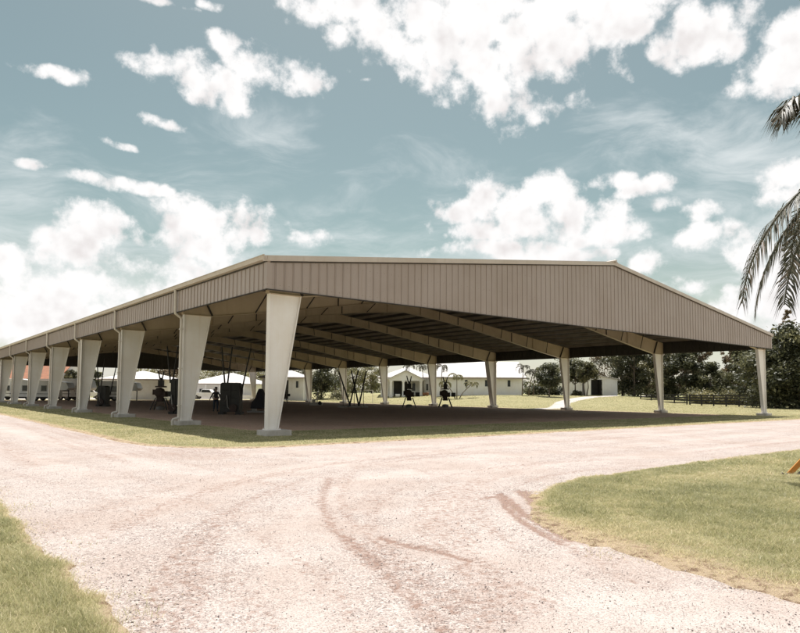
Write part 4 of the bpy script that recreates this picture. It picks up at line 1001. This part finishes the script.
# ------------------------------------------------------------------ person
def skin_body(name, J, E, mat, parent, sub=2):
    me = bpy.data.meshes.new(name); me.from_pydata([j[0] for j in J], E, []); o = bpy.data.objects.new(name, me); COL.objects.link(o); o.parent = parent
    me.materials.append(mat)
    sk = o.modifiers.new('skin', 'SKIN'); sk.use_smooth_shade = True
    if not me.skin_vertices: 
        bpy.context.view_layer.objects.active = o
        with bpy.context.temp_override(object=o, active_object=o): bpy.ops.mesh.customdata_skin_add()
    for i, j in enumerate(J): me.skin_vertices[0].data[i].radius = (j[1], j[2] if len(j) > 2 else j[1])
    me.skin_vertices[0].data[0].use_root = True
    ss_ = o.modifiers.new('sub', 'SUBSURF'); ss_.levels = sub; ss_.render_levels = sub
    return o
x, y, z = spot(217, 49.5)
p = empty('person', (x, y, .03), -YAW+.2, 'person in dark clothes and brimmed hat standing with arms held out from the sides', 'person')
J = [((0,0,.98),.16,.12), ((0,0,1.15),.145,.10), ((0,0,1.33),.175,.11), ((0,0,1.46),.12,.085), ((0,0,1.54),.055,.055), ((0,-.01,1.62),.07,.08), ((0,-.015,1.71),.088,.10), ((0,-.01,1.79),.06,.07),
     ((.20,0,1.42),.062), ((.30,-.03,1.17),.046), ((.38,-.12,.95),.034), ((.395,-.15,.88),.026,.038),
     ((-.20,0,1.42),.062), ((-.32,-.03,1.18),.046), ((-.42,-.10,.96),.034), ((-.435,-.13,.89),.026,.038),
     ((.10,0,.90),.098,.10), ((.13,-.02,.50),.064), ((.15,.03,.10),.042), ((.16,-.10,.035),.036,.03),
     ((-.10,0,.90),.098,.10), ((-.12,-.05,.50),.064), ((-.13,.0,.10),.042), ((-.15,-.13,.035),.036,.03)]
E_ = [(0,1),(1,2),(2,3),(3,4),(4,5),(5,6),(6,7),(3,8),(8,9),(9,10),(10,11),(3,12),(12,13),(13,14),(14,15),(0,16),(16,17),(17,18),(18,19),(0,20),(20,21),(21,22),(22,23)]
for sx in (1, -1):     # fingers and thumb on both hands
    b0 = 11 if sx > 0 else 15; bx, by, bz = J[b0][0]
    for k in range(4):
        q = len(J); J += [((bx+sx*(.004), by-.022+k*.016, bz-.045), .009), ((bx+sx*.002, by-.026+k*.016, bz-.095+abs(k-1.5)*.008), .007)]; E_ += [(b0, q), (q, q+1)]
    q = len(J); J += [((bx-sx*.01, by-.045, bz-.01), .010), ((bx-sx*.012, by-.06, bz-.05), .008)]; E_ += [(b0, q), (q, q+1)]
skin_body('body', J, E_, M['skin'], p)
# clothes follow the body
Jc = [((0,0,.96),.175,.135), ((0,0,1.15),.16,.118), ((0,0,1.33),.19,.125), ((0,0,1.47),.12,.09), ((.20,0,1.42),.075), ((.30,-.03,1.17),.058), ((.36,-.10,1.0),.046), ((-.20,0,1.42),.075), ((-.32,-.03,1.18),.058), ((-.40,-.08,1.02),.046)]
skin_body('shirt', Jc, [(0,1),(1,2),(2,3),(3,4),(4,5),(5,6),(3,7),(7,8),(8,9)], M['cloth_dark'], p)
Jt = [((0,0,1.0),.17,.13), ((.10,0,.88),.112,.115), ((.13,-.02,.50),.08), ((.15,.03,.12),.065), ((-.10,0,.88),.112,.115), ((-.12,-.05,.50),.08), ((-.13,.0,.12),.065)]
skin_body('trousers', Jt, [(0,1),(1,2),(2,3),(0,4),(4,5),(5,6)], M['cloth_blue'], p)
for sx, yy in ((.155, -.04), (-.14, -.07)):
    b = MB(); b.prism([(yy-.16, .0), (yy+.13, .0), (yy+.13, .10), (yy-.02, .13), (yy-.15, .05)], sx-.05, sx+.05, 'x'); b.build('boot', M['black_steel'], p, bevel=.015)
h = MB(); h.lathe([(.19, 1.755), (.195, 1.765), (.11, 1.775), (.105, 1.86), (.07, 1.89)], 20); h.build('hat', M['straw'], p, smooth=True)
fm = MB()
for sx in (-.034, .034): fm.lathe([(.004, -.112), (.012, -.108), (.012, -.098)], 8, (sx, 0, 1.715), 0, 'y')
fm.prism([(-.105, 1.665), (-.135, 1.672), (-.108, 1.712)], -.012, .012, 'x'); fm.box(-.025, .025, -.104, -.094, 1.640, 1.648)
fm.tube([(-.088, 0, 1.67), (-.094, 0, 1.72)], .018, 6); fm.tube([(.088, 0, 1.67), (.094, 0, 1.72)], .018, 6)
fm.build('face', M['skin'], p, smooth=True)

# ------------------------------------------------------------------ sky, clouds, sun
SUN_EL = 68; sx_, sy_ = .62, .785          # horizontal bearing of the sun (towards +X +Y, ahead of the camera)
world = bpy.data.worlds.new('World'); S.world = world; world.use_nodes = True
nt = world.node_tree; nt.nodes.clear(); L = nt.links
out = N(nt, 'ShaderNodeOutputWorld'); bg = N(nt, 'ShaderNodeBackground'); L.new(bg.outputs[0], out.inputs[0])
sky = N(nt, 'ShaderNodeTexSky', sky_type='NISHITA'); sky.sun_disc = False; sky.sun_elevation = rad(SUN_EL); sky.sun_rotation = math.atan2(sx_, sy_)
sky.air_density = 1.0; sky.dust_density = 1.2; sky.ozone_density = 1.0
tc = N(nt, 'ShaderNodeTexCoord').outputs['Generated']
nrm = N(nt, 'ShaderNodeVectorMath', operation='NORMALIZE'); L.new(tc, nrm.inputs[0]); D = nrm.outputs[0]
def blob_field(blobs):
    acc = None
    for (cx, cy, rx, ry, amp) in blobs:
        d = gdir(cx, cy); k = float(d@_F)/FOC
        right = np.array([d[1], -d[0], 0]); right /= np.linalg.norm(right); up = np.cross(right, d)
        if acc is None: src = DW
        else:      # evaluate the blobs one after the other (keeps the shader stack small)
            sq = N(nt, 'ShaderNodeVectorMath', operation='MULTIPLY_ADD'); L.new(acc, sq.inputs[0]); sq.inputs[1].default_value = (1e-7,)*3
            L.new(DW, sq.inputs[2]); src = sq.outputs[0]
        a = N(nt, 'ShaderNodeVectorMath', operation='DOT_PRODUCT'); L.new(src, a.inputs[0]); a.inputs[1].default_value = tuple(right/(rx*k))
        b = N(nt, 'ShaderNodeVectorMath', operation='DOT_PRODUCT'); L.new(src, b.inputs[0]); b.inputs[1].default_value = tuple(up/(ry*k))
        q = math_(nt, 'MULTIPLY_ADD', b.outputs['Value'], b.outputs['Value'], math_(nt, 'MULTIPLY', a.outputs['Value'], a.outputs['Value']))
        soft = .42 if rx*ry > 500 else .30
        v = math_(nt, 'MULTIPLY_ADD', q, -soft, amp-.5)
        acc = v if acc is None else math_(nt, 'MAXIMUM', acc, v)
    acc = math_(nt, 'MAXIMUM', acc, -1.3)
    return acc
# domain warp so outlines billow
wn = noise(nt, D, 5.5, 3, .55); wv = N(nt, 'ShaderNodeVectorMath', operation='SUBTRACT'); L.new(wn.outputs['Color'], wv.inputs[0]); wv.inputs[1].default_value = (.5, .5, .5)
wm = N(nt, 'ShaderNodeVectorMath', operation='MULTIPLY_ADD'); L.new(wv.outputs[0], wm.inputs[0]); wm.inputs[1].default_value = (.07, .07, .05); L.new(D, wm.inputs[2]); DW = wm.outputs[0]
BL = [(350,8,48,16,1),(405,28,62,30,1),(470,40,62,42,1),(520,92,38,30,1),(560,50,60,46,1),(520,0,130,30,1),(610,22,48,30,1),(640,0,40,14,1),(345,30,20,10,.8),(500,70,45,32,1),
      (690,38,36,24,1),(728,26,34,22,1),(672,52,14,14,.8),(755,78,24,12,.85),(785,62,34,26,1),(808,30,34,26,1),
      (150,68,28,8,.8),(190,76,34,18,.95),(222,92,26,16,.9),(262,62,30,22,1),(292,72,34,17,.95),(240,48,20,12,.9),
      (42,80,22,7,.85),(66,84,20,7,.85),(158,121,14,5,.75),(183,127,10,5,.8),(124,145,14,4,.8),(28,165,13,5,.8),(92,181,24,7,.85),(128,184,28,6,.85),(157,190,12,4,.7),(165,3,22,5,.8),(215,3,12,5,.7),
      (95,228,32,20,1),(75,245,36,16,1),(210,222,54,20,1),(180,242,80,18,.8),(15,262,18,14,1),(245,240,28,12,.95),(130,262,120,18,.75),(50,290,80,20,.85),(10,300,50,22,1),(130,290,110,22,.85),(60,325,120,24,1),(45,306,26,15,1.05),
      (318,240,26,9,.7),(500,196,34,18,1),(545,196,32,17,1),(470,212,34,16,1),(560,218,52,22,1),(520,225,72,20,1),(600,236,32,10,.9),(505,250,62,10,.95),(545,258,60,9,.9),(432,202,7,7,.7),
      (608,182,18,7,.75),(628,192,20,8,.8),(652,188,16,8,.85),(660,208,18,8,.8),(690,214,24,10,.85),(712,238,30,13,.95),(742,244,26,14,.95),(650,266,16,8,.95),(785,172,30,18,1),(800,190,30,20,1),(790,262,40,22,.9),(780,305,60,30,1),(735,300,30,14,.6),(690,285,26,8,.6),
      (624,60,12,6,.6),(362,80,6,3,.6)]
n1 = noise(nt, D, 13, 9, .64); n2 = noise(nt, D, 45, 4, .6)
vo = N(nt, 'ShaderNodeTexVoronoi', feature='F1', inp={'Scale': 24.}); L.new(DW, vo.inputs['Vector'])
puff = math_(nt, 'SUBTRACT', .42, vo.outputs['Distance'])
det = math_(nt, 'ADD', math_(nt, 'MULTIPLY', math_(nt, 'SUBTRACT', n1.outputs[0], .5), 2.5), math_(nt, 'MULTIPLY', puff, .7))
det = math_(nt, 'ADD', det, math_(nt, 'MULTIPLY', math_(nt, 'SUBTRACT', n2.outputs[0], .5), .95))
# thin veils: wide soft areas and streaked cirrus
# rest of the dome: broken fair-weather cloud where the photo does not look
sepd = N(nt, 'ShaderNodeSeparateXYZ'); L.new(D, sepd.inputs[0])
back = N(nt, 'ShaderNodeVectorMath', operation='DOT_PRODUCT'); L.new(D, back.inputs[0]); back.inputs[1].default_value = tuple(_F)
nb = noise(nt, D, 3.0, 5, .6); ab = math_(nt, 'MULTIPLY', smap(nt, nb.outputs[0], .50, .60), smap(nt, back.outputs['Value'], .70, .50))
tint = mix(nt, 1.0, sky.outputs[0], (1.12, 1.06, .78), 'MULTIPLY')
hsv = N(nt, 'ShaderNodeHueSaturation', inp={'Hue': .484, 'Saturation': .98, 'Value': 1.0}); L.new(tint, hsv.inputs['Color'])
skyc = N(nt, 'ShaderNodeVectorMath', operation='SCALE', inp={3: .063}); L.new(hsv.outputs[0], skyc.inputs[0])
mpv = N(nt, 'ShaderNodeMapping', inp={'Scale': (5, 5, 16), 'Rotation': (.3, .5, .4)}); L.new(DW, mpv.inputs[0])
nv = noise(nt, mpv.outputs[0], 1.0, 6, .62, .6); nv2 = noise(nt, D, 3.2, 3, .6)
wisp = math_(nt, 'ADD', math_(nt, 'MULTIPLY', math_(nt, 'SUBTRACT', nv.outputs[0], .5), 2.3), math_(nt, 'MULTIPLY', math_(nt, 'SUBTRACT', nv2.outputs[0], .5), 1.2))
hz = math_(nt, 'MULTIPLY', smap(nt, sepd.outputs[2], .22, .0), .45)
nL = noise(nt, D, 13, 3, .6); shf = N(nt, 'ShaderNodeVectorMath', operation='ADD'); L.new(D, shf.inputs[0]); shf.inputs[1].default_value = (.006, .008, .028)
nS = noise(nt, shf.outputs[0], 13, 3, .6); shade = math_(nt, 'MULTIPLY', math_(nt, 'SUBTRACT', nS.outputs[0], nL.outputs[0]), 2.9)
def sector(blobs, veils):
    """sky of one sector of the dome: veils, haze, then cumulus"""
    fv = blob_field(veils); veil = math_(nt, 'MULTIPLY', smap(nt, math_(nt, 'ADD', math_(nt, 'MULTIPLY', fv, .8), wisp), -.35, .75), .80)
    base = mix(nt, hz, mix(nt, veil, skyc.outputs[0], (.52, .545, .55)), (.56, .57, .565))
    dens = math_(nt, 'ADD', blob_field(blobs), det); alpha = smap(nt, dens, -.27, .34)
    deep = smap(nt, math_(nt, 'ADD', math_(nt, 'ADD', math_(nt, 'MULTIPLY', dens, .45), shade), math_(nt, 'MULTIPLY', math_(nt, 'SUBTRACT', nb.outputs[0], .5), .8)), .0, 1.0)
    b = N(nt, 'ShaderNodeBackground'); L.new(mix(nt, alpha, base, mix(nt, deep, (.635, .625, .62), (.48, .452, .446))), b.inputs[0]); return b
VL = [(60,215,180,60,.75),(150,300,260,60,.95),(250,150,70,55,.5),(440,180,110,50,.55),(680,150,160,50,.65),(640,230,160,50,.75),(770,260,110,90,1.0),(500,260,140,30,.8),(330,238,80,24,.55),(200,190,90,40,.5),(300,215,60,40,.45)]
SPLIT = 345
BLl = [b for b in BL if b[0]-b[2] < SPLIT+50]; BLr = [b for b in BL if b[0]+b[2] > SPLIT-50]
VLl = [b for b in VL if b[0]-b[2]*1.6 < SPLIT+30]; VLr = [b for b in VL if b[0]+b[2]*1.6 > SPLIT-30]
bl = sector(BLl, VLl); br = sector(BLr, VLr)
d0 = gdir(SPLIT, 150); nrm_s = np.cross(d0, np.array([0, 0, 1.])); nrm_s /= np.linalg.norm(nrm_s)      # vertical plane through one bearing
dt = N(nt, 'ShaderNodeVectorMath', operation='DOT_PRODUCT'); L.new(D, dt.inputs[0]); dt.inputs[1].default_value = tuple(nrm_s)
mlr = N(nt, 'ShaderNodeMixShader'); L.new(smap(nt, dt.outputs['Value'], -.01, .01), mlr.inputs[0]); L.new(bl.outputs[0], mlr.inputs[1]); L.new(br.outputs[0], mlr.inputs[2])
bg.inputs['Strength'].default_value = 1.0
vr = math_(nt, 'MULTIPLY', smap(nt, math_(nt, 'ADD', wisp, .2), -.25, 1.0), .6)
L.new(mix(nt, ab, mix(nt, hz, mix(nt, vr, skyc.outputs[0], (.52, .545, .55)), (.56, .57, .565)), (.66, .635, .625)), bg.inputs[0])
mo = N(nt, 'ShaderNodeMixShader'); L.new(smap(nt, back.outputs['Value'], .62, .70), mo.inputs[0]); L.new(bg.outputs[0], mo.inputs[1]); L.new(mlr.outputs[0], mo.inputs[2])
L.new(mo.outputs[0], out.inputs[0])
world.cycles.sampling_method = 'MANUAL'; world.cycles.sample_map_resolution = 512

sun = bpy.data.lights.new('sun', 'SUN'); sun.energy = 4.6; sun.angle = rad(.53); sun.color = (1, .965, .92)
so = bpy.data.objects.new('sun', sun); COL.objects.link(so)
h_ = math.hypot(sx_, sy_); dv = Vector((sx_/h_*math.cos(rad(SUN_EL)), sy_/h_*math.cos(rad(SUN_EL)), math.sin(rad(SUN_EL))))
so.rotation_euler = dv.to_track_quat('Z', 'Y').to_euler(); so.location = dv*60

cam = bpy.data.cameras.new('camera'); co = bpy.data.objects.new('camera', cam); COL.objects.link(co)
co.matrix_world = Matrix(((_R[0], _U[0], -_F[0], CAM[0]), (_R[1], _U[1], -_F[1], CAM[1]), (_R[2], _U[2], -_F[2], CAM[2]), (0, 0, 0, 1)))
cam.sensor_width = 36; cam.lens = FOC/800*36; cam.clip_end = 6000; cam.clip_start = .05
cam.shift_x = -(PX-400)/800; cam.shift_y = (PY_-316.5)/800
S.camera = co
S.render.engine = 'CYCLES'; S.render.resolution_x = 1024; S.render.resolution_y = 810
S.cycles.max_bounces = 5; S.cycles.diffuse_bounces = 3
S.view_settings.view_transform = 'Standard'; S.view_settings.look = 'None'; S.view_settings.gamma = 1; S.view_settings.use_curve_mapping = False
S.view_settings.exposure = .7
